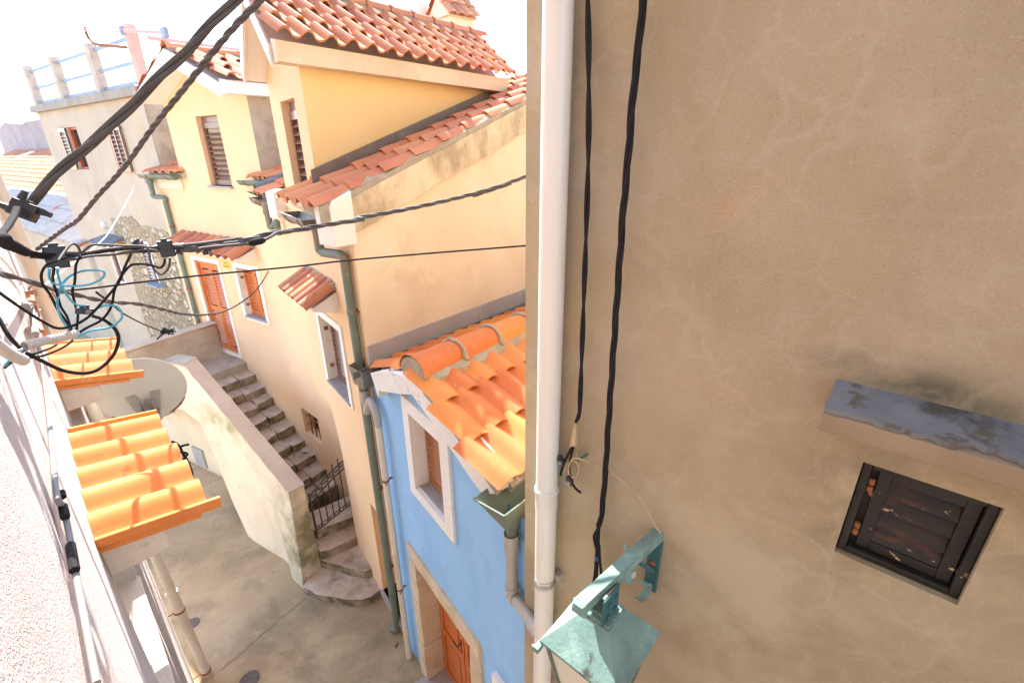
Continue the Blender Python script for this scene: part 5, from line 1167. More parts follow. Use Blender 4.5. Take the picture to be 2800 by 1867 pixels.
for a, b in ((pbl[0], pbl[2]),): mb.rough([V((a.x,a.y,1.2)),V((b.x,b.y,1.2)),V((b.x,b.y,1.2))+wdt,V((a.x,a.y,1.2))+wdt,V((a.x,a.y,2.69)),V((b.x,b.y,2.69)),V((b.x,b.y,2.69))+wdt,V((a.x,a.y,2.69))+wdt],7,.012,3)
bp_ = mb.build('back_parapet', M['concrete'], sc, smooth=True, angle=40)
mb = MB(); a, b = pbl[0], pbl[2]; o_ = wdt*.12; mb.hexa([V((a.x,a.y,2.692))-o_,V((b.x,b.y,2.692))-o_,V((b.x,b.y,2.692))+wdt+o_,V((a.x,a.y,2.692))+wdt+o_,V((a.x,a.y,2.72))-o_,V((b.x,b.y,2.72))-o_,V((b.x,b.y,2.72))+wdt+o_,V((a.x,a.y,2.72))+wdt+o_]); mb.build('back_coping', M['coping'], bp_, bevel=.005)
# wall below the landing
bw0, bw1 = onz(q('G',1590,1100),0), onz(q('G',1845,1222),0); bd = (bw1-bw0).normalized(); bw2 = bw0-bd*3.2; bw3 = bw1+bd*.45
nb2 = V((bd.y,-bd.x,0)); nb2 = nb2 if nb2.dot(V((1,-1,0))) > 0 else -nb2
mb = MB(); mb.rough([bw2,bw3,bw3-nb2*.3,bw2-nb2*.3,bw2+UP*1.82,bw3+UP*1.82,bw3-nb2*.3+UP*1.82,bw2-nb2*.3+UP*1.82],12,.03,1.5); mb.build('landing_wall', M['parapet'], sc, smooth=True, angle=50)
hd = [onz(q('G',*p),.25) for p in ((1600,1050),(1690,1100))]
mb = MB(); hm = (bw0*.55+bw1*.45); mb.boxc(hm+bd*-.12+nb2*.03+UP*.3, bd*.17, nb2*.02, UP*.22); mb.build('iron_hatch', M['zinc'], sc, bevel=.004)
# weeds
for i, (k, x, y, zz) in enumerate((('H',975,905,1.02),('H',1362,1055,.85),('H',1300,1015,.9))):
    c = onz(q(k,x,y), zz); mb = MB()
    for j in range(14):
        a = random.random()*6.28; l_ = random.uniform(.03,.07); d_ = V((math.cos(a),math.sin(a),random.uniform(.5,1.6))).normalized()*l_; s_ = V((-d_.y,d_.x,0)).normalized()*l_*.22
        mb.add([c, c+d_*.6+s_, c+d_, c+d_*.6-s_],[(0,1,2,3)])
    tag(mb.build('weed', M['plant'], base=c), ('small green weed tuft in the middle of the stone stairs by the parapet','small green weed tuft against the yellow wall just above the iron gate','small green weed tuft on the stairs left of the barred window')[i], 'weed')
# iron gate across the foot of the stairs
h0_ = onz(q('g',207,795), .66); gd_ = D(30); gL = .80
gt = thing('iron_gate', 'rusty wrought iron gate with arched scroll top at the foot of the stone stairs', 'gate', h0_)
G_ = lambda s, z: V((h0_.x,h0_.y,0))+gd_*s+UP*z
topz = lambda s: 1.33+.20*math.sin(min(1,s/gL)*math.pi*.5)
mb = MB(); mb.tube([G_(0,.64),G_(0,1.37)],.016,6); mb.tube([G_(gL,.64),G_(gL,1.6)],.016,6); mb.tube([G_(0,.68),G_(gL,.68)],.010,6); mb.tube([G_(0,.74),G_(gL,.74)],.007,6)
mb.tube([G_(gL*i/12,topz(gL*i/12)) for i in range(13)],.014,6); mb.tube([G_(gL*i/12,topz(gL*i/12)-.13) for i in range(13)],.012,6); gf = mb.build('gate_frame', M['iron'], gt)
for i in range(1, 7):
    s = gL*i/7; tall = i in (4, 5, 6, 3)
    mb = MB(); mb.tube([G_(s,.68),G_(s,topz(s)+(.09 if tall else 0))],.0095,6)
    if tall: mb.lathe(G_(s,topz(s)+.08), UP, [(0,.004),(.012,.014),(.05,0.0005)],6)
    mb.build('gate_bar', M['iron'], gt)
mb = MB()
for i in range(7):
    for sg in (1, -1):
        s = gL*(i+.5)/7; c = G_(s, topz(s)-.065); mb.tube([c+gd_*sg*(.022+.018*math.cos(t))*1.0+UP*(.026*math.sin(t)*(1-t/9)) for t in [j*.55 for j in range(11)]], .0062, 5)
mb.build('scrollwork', M['iron'], gt)
for i in range(5):
    s = gL*(i+.5)/5; mb = MB(); mb.tube([G_(s+.05*math.cos(t)*(1-t/12), .71+.026*math.sin(t)) for t in [j*.6 for j in range(12)]], .006, 5); mb.build('lower_scroll', M['iron'], gt)
# ================================================================ left house (pink stucco wall beside the camera)
lh = thing('pink_house', 'pink stuccoed house along the left edge, sunlit, with orange tile canopies', 'house', FL.at(3, 0))
PU = lambda u: Plane(FL.U, FL.at(u, 0))
ca_ = out_at(FL, q('I',775,425), q('I',1700,105)); cb_ = out_at(FL, q('h',520,1205), q('h',1285,1115)); print('canopyA', ca_, 'B', cb_)
caf = FL.px(q('G',545,815)); cbf = FL.px(q('h',450,885)); print(caf, cbf)
wo0, wo1, wz0, wz1 = ca_[0]+.06, ca_[0]+.95, 3.62, 4.28
mb = MB(); wallgrid(mb, FL, -5, 5.8, 0, 9.6, [(wo0, wo1, wz0, wz1, .22)])
for p, r in ((FL.at(5.8,0), FL.at(5.8,0)-FL.N*5), (FL.at(5.8,0)-FL.N*5, FL.at(-5,0)-FL.N*5), (FL.at(-5,0)-FL.N*5, FL.at(-5,0))): mb.poly([p, r, r+UP*9.6, p+UP*9.6])
mb.build('wall', M['pink'], lh)
mb = MB(); mb.prism([FL.at(6.0,9.6,.25), FL.at(-5,9.6,.25), FL.at(-5,9.6,-5), FL.at(6.0,9.6,-5)], UP*.2); mb.build('roof_slab', M['concrete'], lh)
mb = MB(); ring(mb, FL, wo0+.003, wo1-.003, wz0+.003, wz1-.003, .06, -.2, -.13); w_ = mb.build('window', M['white'], lh, bevel=.004)
mb = MB(); mb.boxf(FL, wo0+.065, wo1-.065, wz0+.06, wz1-.06, -.21, -.2); mb.build('inner_shutter', M['white'], w_)  # added panel; its white stands in for sun bounced into the recess
mb = MB(); mb.boxf(FL, wo0-.05, wo1+.05, wz0-.05, wz1+.05, -.27, -.221); mb.build('recess_back', M['cream'], lh)  # pale back, bounced light put into its colour
mb = MB(); mb.boxf(FL, wo0-.02, wo1+.02, wz0-.05, wz0+.006, -.19, .05); mb.build('sill', M['cream'], w_, bevel=.005)
mb = MB(); mb.boxf(FL, wo1+.001, wo1+.16, 0, 4.32, -.01, .035); mb.boxf(FL, wo1+.3, 5.79, 0, 4.32, -.01, .06); mb.build('plaster_band', M['pink'], lh)
def lcanopy(c, far, n, seed):
    u0, v, o, ve = c; u1 = far; A = FL.at(u0, ve, o); W_ = u1-u0; E_ = FL.U; S_ = FL.at(u0, v, 0)-A; L_ = S_.length; S_.normalize(); N_ = E_.cross(S_); N_ = N_ if N_.z > 0 else -N_
    mb = MB(); fl_ = .025
    mb.prism([A-N_*.03+S_*.03, A-N_*.03+S_*L_, A-N_*.055+S_*L_, A-N_*.055+S_*.03], E_*W_)
    cn = mb.build('tile_canopy', M['tile_canopy'], lh)
    mb = MB(); w = (W_-2*fl_)/n
    tilefield(mb, A+E_*fl_-N_*.01, E_, S_, N_, n, 1, w, L_*.9, .062, .0, .016, prof='w', m=17, jit=.6)
    mb.build('tile_row', M['tile_canopy'], cn, smooth=True, angle=50)
    for uu, hgt in ((0, .02), (W_-.02, .05)):
        mb = MB()
        p = A+E_*uu; mb.prism([p-S_*(.05 if uu == 0 else .01)-N_*.04, p+S_*L_-N_*.04, p+S_*L_+N_*hgt*.6, p-S_*(.05 if uu == 0 else .01)+N_*hgt*.6], E_*.02)
        mb.build('edge_tile', M['tile_canopy'], cn, bevel=.004)
    return cn, A, E_, S_, N_, L_
cA = lcanopy(ca_, caf[0], 5, 1); cB = lcanopy(cb_, cbf[0], 3, 2)
for (k, pts, u0, cn, dpt) in (('I',((800,470),(1350,268),(1390,468),(925,700)), ca_[0]+.02, cA[0], .30), ('h',((525,1218),(905,1166),(1000,1365),(632,1490)), cb_[0]+.02, cB[0], .22)):
    P4 = [PU(u0).hit(q(k,*p)) for p in pts]
    P4[0] = P4[0] - FL.N*(FL.N.dot(P4[0])-FL.pl.d) ; P4[3] = P4[3]-FL.N*(FL.N.dot(P4[3])-FL.pl.d)
    mb = MB(); mb.prism(P4, FL.U*dpt); mb.build('canopy_bracket', M['cream'], cn, bevel=.008)
    mb = MB(); far_ = (caf if cn is cA[0] else cbf)[0]; mb.prism([p+FL.U*(far_-u0-.24) for p in P4], FL.U*.2); mb.build('canopy_bracket', M['cream'], cn, bevel=.008)
# nearer canopy, only its tip shows at the bottom edge
tip = onz((965,1858), 4.50); tu, to = (tip-FL.o).dot(FL.U), (tip-FL.o).dot(FL.N); print('tip', tu, to)
lcanopy((tu-1.1, 4.60, to, 4.50), tu-.055, 5, 3)
# cream drainpipe at the far end of the pink wall
lp = onz(q('I',1690,1492), 0); 
t = thing('drainpipe', 'fat cream drainpipe standing by the far end of the pink wall', 'drainpipe', lp)
ln = Plane(V((lp.x,lp.y,0)).normalized(), lp)
zq = lambda k, x, y: ln.hit(q(k,x,y)).z
za, zb_, zc2 = zq('I',1375,815), zq('I',1440,965), zq('I',1470,1035); zd = zq('R',150,330)
rP = .05
lt5 = air((62,677), 5.28); lax = (lt5-lp).normalized(); LP = lambda z: lp+lax*(z/lax.z)
mb = MB(); mb.tube([LP(8.5), LP(zd)], rP, 28); mb.lathe(LP(zd-.02), lax, [(0,rP+.002),(.002,rP+.009),(.05,rP+.009),(.052,rP)], 28); mb.build('upper_pipe', M['pvc'], t, smooth=True, angle=30)
mb = MB(); mb.tube([LP(zd), LP(za)], rP, 28); mb.build('middle_pipe', M['pvc'], t, smooth=True)
mb = MB(); mb.lathe(lp, lax, [(0,rP),(zc2-.01,rP),(zc2,rP+.004),(za-.02,rP+.004),(za-.018,rP+.009),(za+.01,rP+.009),(za+.012,rP)], 28); mb.build('lower_pipe', M['pvc'], t, smooth=True, angle=30)
for zz in (zb_, .06):
    mb = MB(); mb.lathe(LP(zz-.012), lax, [(0,rP+.003),(.001,rP+.010),(.025,rP+.010),(.026,rP+.003)], 24); mb.tube([LP(zz)-FL.N*rP, LP(zz)-FL.N*(rP+.12)], .008, 6); mb.build('pipe_clip', M['rust'], t)
# grey conduits down the pink wall
cp1 = [FL.pl.hit(p, .02) for p in (q('h',262,470), q('h',300,560), q('h',345,760), q('h',385,960), q('h',425,1200), q('h',470,1560), q('I',460,0), q('I',515,130), q('I',560,330), q('I',620,680), q('I',690,1050), q('I',790,1568))]
cd = thing('wall_conduit', 'pair of grey conduits with black tape running down the pink wall', 'conduit', cp1[-1])
for i, off in enumerate((0, .013)):
    mb = MB(); pth = smoothpath([p + (FL.U*off) for p in cp1], 5); mb.tube(pth, .0066 if i == 0 else .0048, 10); mb.build('conduit_tube', M['conduit'], cd, smooth=True)
for (a, b) in ((q('I',497,20),q('I',507,60)),(q('I',515,130),q('I',535,225)),(q('I',575,450),q('I',612,660))):
    A_, B_ = FL.pl.hit(a,.021)+FL.U*.006, FL.pl.hit(b,.021)+FL.U*.006; mb = MB(); mb.tube([A_,B_],.0098,8); mb.build('black_tape', M['black'], cd, smooth=True)
mb = MB()
for zf in ((q('h',395,1010)),(q('I',465,1250/1))): pass
# ---- satellite dish on the pink wall
dcn = air(q('G',1165,500), 4.9); sdx = (D(-36)*.97+UP*.24).normalized()
d1, DX, DY = dish('satellite_dish', dcn, sdx, .315, M['dish'], 'grey white satellite dish with rusty rim seen from behind, between the orange canopies', tall=1.05)
mb = MB(); bc = dcn - sdx*.062 - DY*.10; kx = .95
for sg in (1,-1):
    mb.prism([bc+DX*sg*.13*kx+DY*.11, bc+DX*sg*.055*kx+DY*.12, bc+DX*sg*.03*kx-DY*.10, bc+DX*sg*.085*kx-DY*.10], -sdx*.012)
    mb.prism([bc+DX*sg*.05*kx+DY*.10, bc+DX*sg*.04*kx-DY*.12, bc+DX*sg*.04*kx-DY*.12-sdx*.11, bc+DX*sg*.05*kx+DY*.04-sdx*.08], DX*.006)
mb.boxc(bc-DY*.12-sdx*.05, DX*.075, DY*.035, sdx*.035); mb.build('mount_bracket', M['steel'], d1, bevel=.002)
mb = MB(); e_ = bc-DY*.10-sdx*.07; wv = FL.pl; m3_ = e_-UP*.06-FL.N*.05; mb.tube(smoothpath([e_+UP*.02, e_-UP*.10, e_-UP*.20-FL.N*.04, e_-UP*.24-FL.N*(FL.N.dot(e_)-FL.pl.d)],5), .022, 12); mb.build('mast', M['steel'], d1, smooth=True)
mb = MB()
for k in range(2): mb.tube(smoothpath([bc+DX*(.0+.02*k)+DY*.06-sdx*.02, bc+DX*(.0+.02*k)+DY*.04-sdx*.06, bc+DX*(.0+.02*k)-DY*.03-sdx*.07, bc+DX*(.01)-DY*.09-sdx*.05],5), .005, 8)
mb.build('coax_cable', M['conduit'], d1, smooth=True)
mb = MB(); 
for a0, a1 in ((3.75, 4.45), (5.15, 5.75)):
    mb = MB(); mb.tube([dcn+DX*math.cos(a0+(a1-a0)*i/14)*.318+DY*math.sin(a0+(a1-a0)*i/14)*.318*1.05-sdx*.010 for i in range(15)], .011, 6, rs=[.008+.009*abs(noise.noise(V((i*.7,a0,1)))) for i in range(15)]); mb.build('rust_patch', M['rust'], d1)
# cables bunched behind the lower canopy
cb2 = air(q('G',1500,1000), 3.5)
mb = MB()
for pts in (((1340,830),(1365,832)),((1400,915),(1440,930),(1470,955),(1510,945),(1545,940)),((1440,1010),(1500,1005),(1530,1020),(1500,1060),(1520,1110)),((1470,955),(1500,1030),(1545,1110),(1570,1180),(1560,1240)),((1500,1020),(1540,1090),(1560,1150),(1568,1220))):
    mb.tube(airpath('G', pts, 3.15), .007, 6)
tag(mb.build('loose_cables', M['black'], base=cb2, smooth=True), 'bunch of loose black cable ends hanging behind the lower orange canopy', 'cables')

# ================================================================ terrace house (F3)
F3b = Fr(*XY(F3, 0), -55); o3 = F3b.N*-.08; F3b.o = F3b.o + o3; F3b.pl = Plane(F3b.N, F3b.o); F3 = F3b
th3 = thing('terrace_house', 'weathered house with railed roof terrace and rubble stone lower wall', 'house', F3.at(3, 0))
u3l = avg(F3.px((101,310))[0], F3.px((168,497))[0]); u3r = F3.px((415,360))[0]; zs = avg(F3.px(q('a',365,1460))[1], F3.px(q('a',365,1460))[1])
print('F3', u3l, u3r, zs)
up1 = [F3.px(q('d',*p)) for p in ((725,190),(815,185),(955,640),(835,640))]
q1l, q1r, q1t, q1b = avg(up1[0][0],up1[3][0]), avg(up1[1][0],up1[2][0]), avg(up1[0][1],up1[1][1]), avg(up1[2][1],up1[3][1])
lo1 = [F3.px(q('C',*p)) for p in ((790,520),(840,515),(900,715),(862,705))]
l1l, l1r, l1b = avg(lo1[0][0],lo1[3][0]), avg(lo1[1][0],lo1[2][0]), lo1[2][1]
lo2 = [F3.px(q('C',*p)) for p in ((1035,500),(1085,500),(1150,738),(1098,712))]
l2l, l2r, l2b = avg(lo2[0][0],lo2[3][0]), avg(lo2[1][0],lo2[2][0]), lo2[2][1]
mb = MB(); wallgrid(mb, F3, u3r, u3l, 0, 7.0, [(q1r,q1l,q1b,q1t,.14),(l1r,l1l,l1b,l1b+1.1,.12),(l2r,l2l,l2b,l2b+1.0,.12)])
ain = D(38)*6
for p, r in ((F3.at(u3l,0),F3.at(u3l,0)+ain),(F3.at(u3l,0)+ain,F3.at(u3r,0)+ain)): mb.poly([p,r,r+UP*7.0,p+UP*7.0])
mb.poly([F3.at(u3l,7.0),F3.at(u3r,7.0),F3.at(u3r,7.0)+ain,F3.at(u3l,7.0)+ain])
mb.build('wall', M['f3'], th3)
mb = MB(); p = F3.at(u3r,4.6); mb.prism([p, p+ain, p+ain+UP*2.4, p+UP*2.4], F3.U*.05); mb.build('grey_side_wall', M['greywall'], th3)
# rubble stone lower wall where the render has come off
usl = F3.px(q('C',840,255))[0]; prof = []
tpx = [(800,262),(840,250),(940,245),(1000,300),(1080,320),(1160,335),(1240,400),(1330,400)]
tp_ = [F3.px(q('C',*p)) for p in tpx]; lb = [F3.px(q('C',*p)) for p in ((930,560),(960,700),(1010,880),(1060,1050))]
fine = []
for (a, va), (b, vb) in zip(tp_, tp_[1:]):
    for k in range(4): f = k/4; fine.append((a+(b-a)*f, va+(vb-va)*f+.06*noise.noise(V((a*3+k*.7,vb,1)))))
fine.append(tp_[-1]); ur_ = 0.05
lf_ = []
seq = [tp_[0], (tp_[0][0]+.05, 3.9)] + lb + [(lb[-1][0]-.2, 0.3)]
for (a, va), (b, vb) in zip(seq, seq[1:]):
    for k in range(4): f = k/4; lf_.append((a+(b-a)*f+.07*noise.noise(V((va*2+k,a,5))), va+(vb-va)*f))
poly2 = [(ur_, .3), (ur_, 4.3)] + [p for p in fine[::-1] if p[0] > ur_+.05] + lf_[1:] + [seq[-1]]
mb = MB()
hs_ = []
# cut round the second lower window with a column split
mb.prismf(F3, [p for p in poly2], .001, .02)
st_ = mb.build('rubble_wall', M['stone'], th3)
bmx = bmesh.new(); bmx.from_mesh(st_.data); bmesh.ops.triangulate(bmx, faces=[f for f in bmx.faces if len(f.verts) > 4]); bmx.to_mesh(st_.data); bmx.free()
def f3win(l, r, b, t, wood, n0=-.05, name='window', base=.0):
    mb = MB(); ring(mb, F3, r-.05, l+.05, b-.05, t+.05, .06, base-.02, base+.015); w = mb.build(name, M['white'], th3)
    mb = MB(); mb.boxf(F3, r-.02, l+.02, b-.02, t+.02, -.16, -.125); mb.build('dark_interior', M['hole'], w)
    mb = MB(); louvre(mb, F3, r+.01, l-.01, b+.01, t-.01, n0, .045, .075, .03); mb.build('shutter', wood, w)
    return w
mb = MB(); ring(mb, F3, q1r+.004, q1l-.004, q1b+.004, q1t-.004, .05, -.12, -.05); wn = mb.build('window', M['redwood'], th3)
mb = MB(); mb.boxf(F3, q1r+.055, q1l-.055, q1b+.05, q1t-.05, -.13, -.11); mb.build('window_pane', M['hole'], wn)
lv = [F3.px(q('d',*p), .04) for p in ((620,205),(690,200),(825,635),(765,640))]
mb = MB(); louvre(mb, F3, avg(lv[1][0],lv[2][0]), avg(lv[0][0],lv[3][0]), avg(lv[2][1],lv[3][1]), avg(lv[0][1],lv[1][1]), .05, .05, .08, .035); mb.build('open_shutter', M['brown'], wn)
lv2 = [F3.px(q('d',*p), .04) for p in ((1145,185),(1270,165),(1430,660),(1250,670))]
s2l, s2r, s2b, s2t = avg(lv2[0][0],lv2[3][0]), avg(lv2[1][0],lv2[2][0]), avg(lv2[2][1],lv2[3][1]), avg(lv2[0][1],lv2[1][1])
mb = MB(); ring(mb, F3, s2r-.03, s2l+.05, s2b-.03, s2t+.03, .05, -.02, .01); wn2 = mb.build('window', M['oldstone'], th3)
m_ = s2r+(s2l-s2r)*.78
mb = MB(); louvre(mb, F3, s2r, m_-.01, s2b, s2t, .07, .05, .085, .04); mb.boxf(F3, (s2r+m_)/2-.02, (s2r+m_)/2+.02, s2b+.05, s2t-.05, .03, .075); mb.build('open_shutter', M['brown'], wn2)
mb = MB(); mb.boxf(F3, m_, s2l, s2b, s2t, -.02, .03); mb.build('shutter_edge', M['redwood'], wn2)
f3win(l1l, l1r, l1b, l1b+1.1, M['brown'])
w4 = f3win(l2l, l2r, l2b, l2b+1.0, M['brown'], -.0, base=.02)
# the stone skin would cover the second lower window: set its shutter proud
for ch_ in w4.children:
    ch_.location = F3.N*.06 if ch_.name.startswith('shutter') else F3.N*0
mb = MB(); sb = F3.px(q('C',1120,728), .1); mb.boxf(F3, sb[0]-.32, sb[0]+.32, sb[1]-.02, sb[1]+.02, .0, .22); mb.build('window_ledge', M['rail'], th3)
sc0 = F3.px(q('C',740,400), .25)
mb = MB(); mb.hexa([F3.at(sc0[0]-.62,sc0[1]-.0,0),F3.at(sc0[0]+.55,sc0[1]-.0,0),F3.at(sc0[0]+.55,sc0[1]-.12,.45),F3.at(sc0[0]-.62,sc0[1]-.12,.45),F3.at(sc0[0]-.62,sc0[1]+.06,0),F3.at(sc0[0]+.55,sc0[1]+.06,0),F3.at(sc0[0]+.55,sc0[1]-.07,.45),F3.at(sc0[0]-.62,sc0[1]-.07,.45)]); mb.build('slate_canopy', M['slate'], th3)
lp0 = F3.px(q('C',752,300)); mb = MB(); mb.lathe(F3.at(lp0[0],lp0[1],0), F3.N, [(0,.09),(.03,.10),(.08,.08),(.1,.0)], 16); mb.build('round_lamp', M['white'], th3, smooth=True)
# terrace slab, posts, rails
mb = MB(); mb.hexa([F3.at(u3r-.02,6.98,.10),F3.at(u3l+.15,6.98,.10),F3.at(u3l+.15,6.98,-5),F3.at(u3r-.02,6.98,-5),F3.at(u3r-.02,7.14,.10),F3.at(u3l+.15,7.14,.10),F3.at(u3l+.15,7.14,-5),F3.at(u3r-.02,7.14,-5)])
sl_ = mb.build('terrace_slab', M['slab'], th3, bevel=.012)
pbx = [F3.px(q('a',*p))[0] for p in ((415,1335),(765,1262),(1220,1188))]; ptx = [F3.px(q('a',*p)) for p in ((290,820),(615,715),(1100,545))]
def post(u, w, z1, m, n_=-.02, d_=.16, name='terrace_post'):
    mb = MB(); mb.rough([F3.at(u-w,7.13,n_-d_),F3.at(u+w,7.13,n_-d_),F3.at(u+w,7.13,n_),F3.at(u-w,7.13,n_),F3.at(u-w,z1,n_-d_),F3.at(u+w,z1,n_-d_),F3.at(u+w,z1,n_),F3.at(u-w,z1,n_)],6,.012,6,u); return mb.build(name, m, th3, smooth=True, angle=50)
us_ = []
for ub_, (ut_, zt_) in zip(pbx, ptx): us_.append(avg(ub_, ut_)); post(avg(ub_, ut_), .13, 8.06, M['postcon'])
uk = avg(F3.px(q('a',1640,360))[0], F3.px(q('a',1800,1110))[0]); us_.append(uk); post(uk, .10, 8.10, M['postpink'], .02, .15); print('posts', us_)
for zz in (7.93, 7.55, 7.23):
    for a, b in zip(us_, us_[1:]):
        mb = MB(); mb.boxf(F3, b+.12, a-.12, zz-.03, zz+.03, -.13, -.10); mb.build('rail', M['rail'], th3)
k0 = F3.at(uk,0,-.2); kk = D(40)
pe2 = 4.0
for zz in (7.93, 7.60):
    mb = MB(); mb.boxc(k0+kk*pe2/2+UP*zz, kk*(pe2/2-.1), F3.U*.015, UP*.035); mb.build('rail', M['railpink'], th3)
mb = MB(); c = k0+kk*2.6; mb.boxc(c+UP*7.6, kk*.12, F3.U*.12, UP*.50); mb.build('terrace_post', M['postpink'], th3)
# rusty bent pipe with drying rods on the terrace post
an = [F3.at(*F3.px(q('a',x,y),.2),.2) for x, y in ((1620,612),(1400,590),(1260,575),(1190,545),(1140,490),(1105,420),(1090,345))]
ta = thing('clothes_rack', 'rusty bent pipe with two thin rods fixed to the pink terrace post', 'clothes rack', an[0])
mb = MB(); mb.tube(smoothpath(an,5), .028, 8); mb.build('bent_pipe', M['rust'], ta, smooth=True)
for dy in (0, 24):
    mb = MB(); mb.tube([F3.at(*F3.px(q('a',1095,375+dy),.22),.22), F3.at(*F3.px(q('a',1600,390+dy),.22),.22), F3.at(*F3.px(q('a',2120,410+dy),.22),.22)], .014, 6); mb.build('rod', M['railpink'], ta)
mb = MB(); e = F3.at(*F3.px(q('a',2118,425),.22),.22); mb.boxc(e, F3.U*.07, F3.N*.03, UP*.07); mb.build('end_cap', M['rail'], ta); mb = MB(); e = F3.at(*F3.px(q('a',1570,400),.22),.22); mb.boxc(e, F3.U*.04, F3.N*.03, UP*.07); mb.build('end_cap', M['rail'], ta)
# ================================================================ roofs further down the street
FE = Fr(*XY(F3, 0), -55); ez = 3.6
ea, eb = FE.px(q('d',290,1252)), FE.px(q('d',560,1350)); print('far eave', ea, eb)
fh = thing('low_house', 'low far house with corrugated roof left of the terrace house', 'house', FE.at(8, 0))
ez = avg(ea[1], eb[1]); inn = -FE.N; pitch = R(24); SU = inn*math.cos(pitch)+UP*math.sin(pitch); NU = (inn*-math.sin(pitch)+UP*math.cos(pitch))
PF = Plane(NU, FE.at(0, ez)); tpl = PF.hit(q('d',400,985)); tpr = PF.hit(q('d',655,832)); Lc = avg((tpl-FE.at(0,ez)).dot(SU), (tpr-FE.at(0,ez)).dot(SU)); print('corrugated length', (tpl-FE.at(0,ez)).dot(SU), (tpr-FE.at(0,ez)).dot(SU))
Lc = max(1.5, Lc)
mb = MB(); wallgrid(mb, FE, 6.0, 22, 0, ez-.05); mb.build('wall', M['f3'], fh)
mb = MB(); n = 260; wv_ = 16.0/n
for i in range(n):
    h0, h1 = [.045*math.cos(t*math.pi/2) for t in (i, i+1)]
    for j in range(3):
        l0_, l1_ = Lc*j/3, Lc*(j+1)/3+.08; dz0_, dz1_ = .03, .0
        A_ = lambda s, l, h, d: FE.at(6.0+s*wv_, ez, .2)+SU*l+NU*(h+d)
        mb.poly([A_(i,l0_,h0,dz0_), A_(i+1,l0_,h1,dz0_), A_(i+1,l1_,h1,dz1_), A_(i,l1_,h0,dz1_)])
mb.build('corrugated_roof', M['fibro'], fh, smooth=True, angle=60)
th4 = thing('far_tiled_house', 'far house with pale red tiled roof, skylight and mauve wall at the left edge', 'house', FE.at(9, 0)+SU*Lc)
Lt = avg(*[(PF.hit(q('d',*p))-FE.at(0,ez)).dot(SU) for p in ((30,540),(520,425))]) if True else 8
print('tiled len', [(PF.hit(q('d',*p))-FE.at(0,ez)).dot(SU) for p in ((0,455),(520,450))])
Lt = 6.3
O_ = FE.at(5.0, ez, 0)+SU*(Lc+.1)+NU*.08
mb = MB(); tilefield(mb, O_, FE.U, SU, NU, 70, int((Lt-Lc)/.42), .5, .42, .07, .04, .03, m=7); rf = mb.build('roof', M['tile_red'], th4, smooth=True, angle=35)
skp = PF.hit(q('d',300,510)); mb = MB(); mb.boxc(skp+NU*.16, FE.U*.55, SU*.42, NU*.04); mb.build('skylight', M['white'], rf)
lt_ = int((Lt-Lc)/.42)*.42
mb = MB(); O2 = O_+SU*lt_; O2z = O2.z
for i in range(48):
    a, b = O2+FE.U*(i*.8), O2+FE.U*((i+1)*.8); t0_, t1_ = [1.75+.25*noise.noise(V((j*.4,2,2))) for j in (i, i+1)]
    mb.hexa([a-UP*.3,b-UP*.3,b-UP*.3+inn*.4,a-UP*.3+inn*.4,a+UP*t0_,b+UP*t1_,b+UP*t1_+inn*.4,a+UP*t0_+inn*.4])
mb.build('mauve_wall', M['purplewall'], th4)
mb = MB(); mb.boxc(O2+FE.U*9+inn*.2+UP*-.9, FE.U*10, inn*.1, UP*.7); mb.build('back_wall', M['purplewall'], th4)
mb = MB(); O3 = O2+inn*1.2+UP*1.6; tilefield(mb, O3+FE.U*2.2, FE.U, SU, NU, 14, 3, .42, .42, .07, .04, .03, m=7); o = mb.build('upper_roof', M['tile_red'], th4, smooth=True, angle=35)
# ================================================================ overhead cables and the tangle of wires
def cable(k, pts, d0, d1, r, label, name='cable', m='greycable', strands=0, orad=0, pitch=.3, cat='cable', group=None, n=8, step=None):
    path = airpath(k, pts, d0, d1, 8) if k else pts
    if k == 'R': r *= .66
    mb = MB()
    if strands: twist(mb, path, r, strands, orad, pitch, n, step)
    else: mb.tube(path, r, n)
    o = mb.build(name, M[m], base=path[-1], smooth=True); tag(o, label, cat, group); return path
PZ = lambda k, pts: [q(k, p) for p in pts]
CROPS['S'] = (0, 0, 1.0)
pA = PZ('A', [(1900,-235),(1700,-15),(1480,205),(1290,412),(1080,610),(880,818),(690,992),(500,1152),(380,1268),(285,1375),(225,1445)])
cable('S', pA, 2.0, 2.2, .0078, 'thickest twisted black cable crossing the sky to the big junction box', strands=3, orad=.0084, pitch=.7, group='overhead cables', step=.04)
pB = PZ('A', [(2050,-200),(1860,5),(1690,175),(1500,400),(1300,652),(1100,900),(930,1140),(820,1272),(700,1400),(560,1568)]) + PZ('C', [(480,315),(390,380),(265,475)])
cable('S', pB, [2.3,2.4,2.55,2.75,3.0,3.3,3.6,3.8,4.0,4.25,4.45,4.7,5.0], None, .0068, 'thinner twisted grey cable below the thickest one, running down to the cream pipe', strands=3, orad=.0072, pitch=.26, group='overhead cables', step=.028)
pC = PZ('D', [(300,640),(520,625),(760,590),(1000,535),(1180,480),(1400,455),(1600,418),(1850,380),(2080,345)]) + PZ('E', [(560,302),(1000,222),(1500,108),(1880,0)]) + PZ('B', [(1700,1310),(2035,1190),(2200,1130)])
cable('S', pC, [2.0,2.05,2.1,2.16,2.22,2.28,2.33,2.4,2.45,2.52,2.6,2.68,2.76,2.82,2.95,3.05], None, .0056, 'twisted grey cable sagging across the cream side wall towards the tan house', strands=3, orad=.0061, pitch=.24, group='overhead cables', step=.028)
cable('D', [(290,600),(500,580),(660,560),(820,540),(1010,520),(1190,478),(1300,455)], 2.0, 2.25, .006, 'loose grey strand rising along the bundle from the small black box', group='overhead cables')
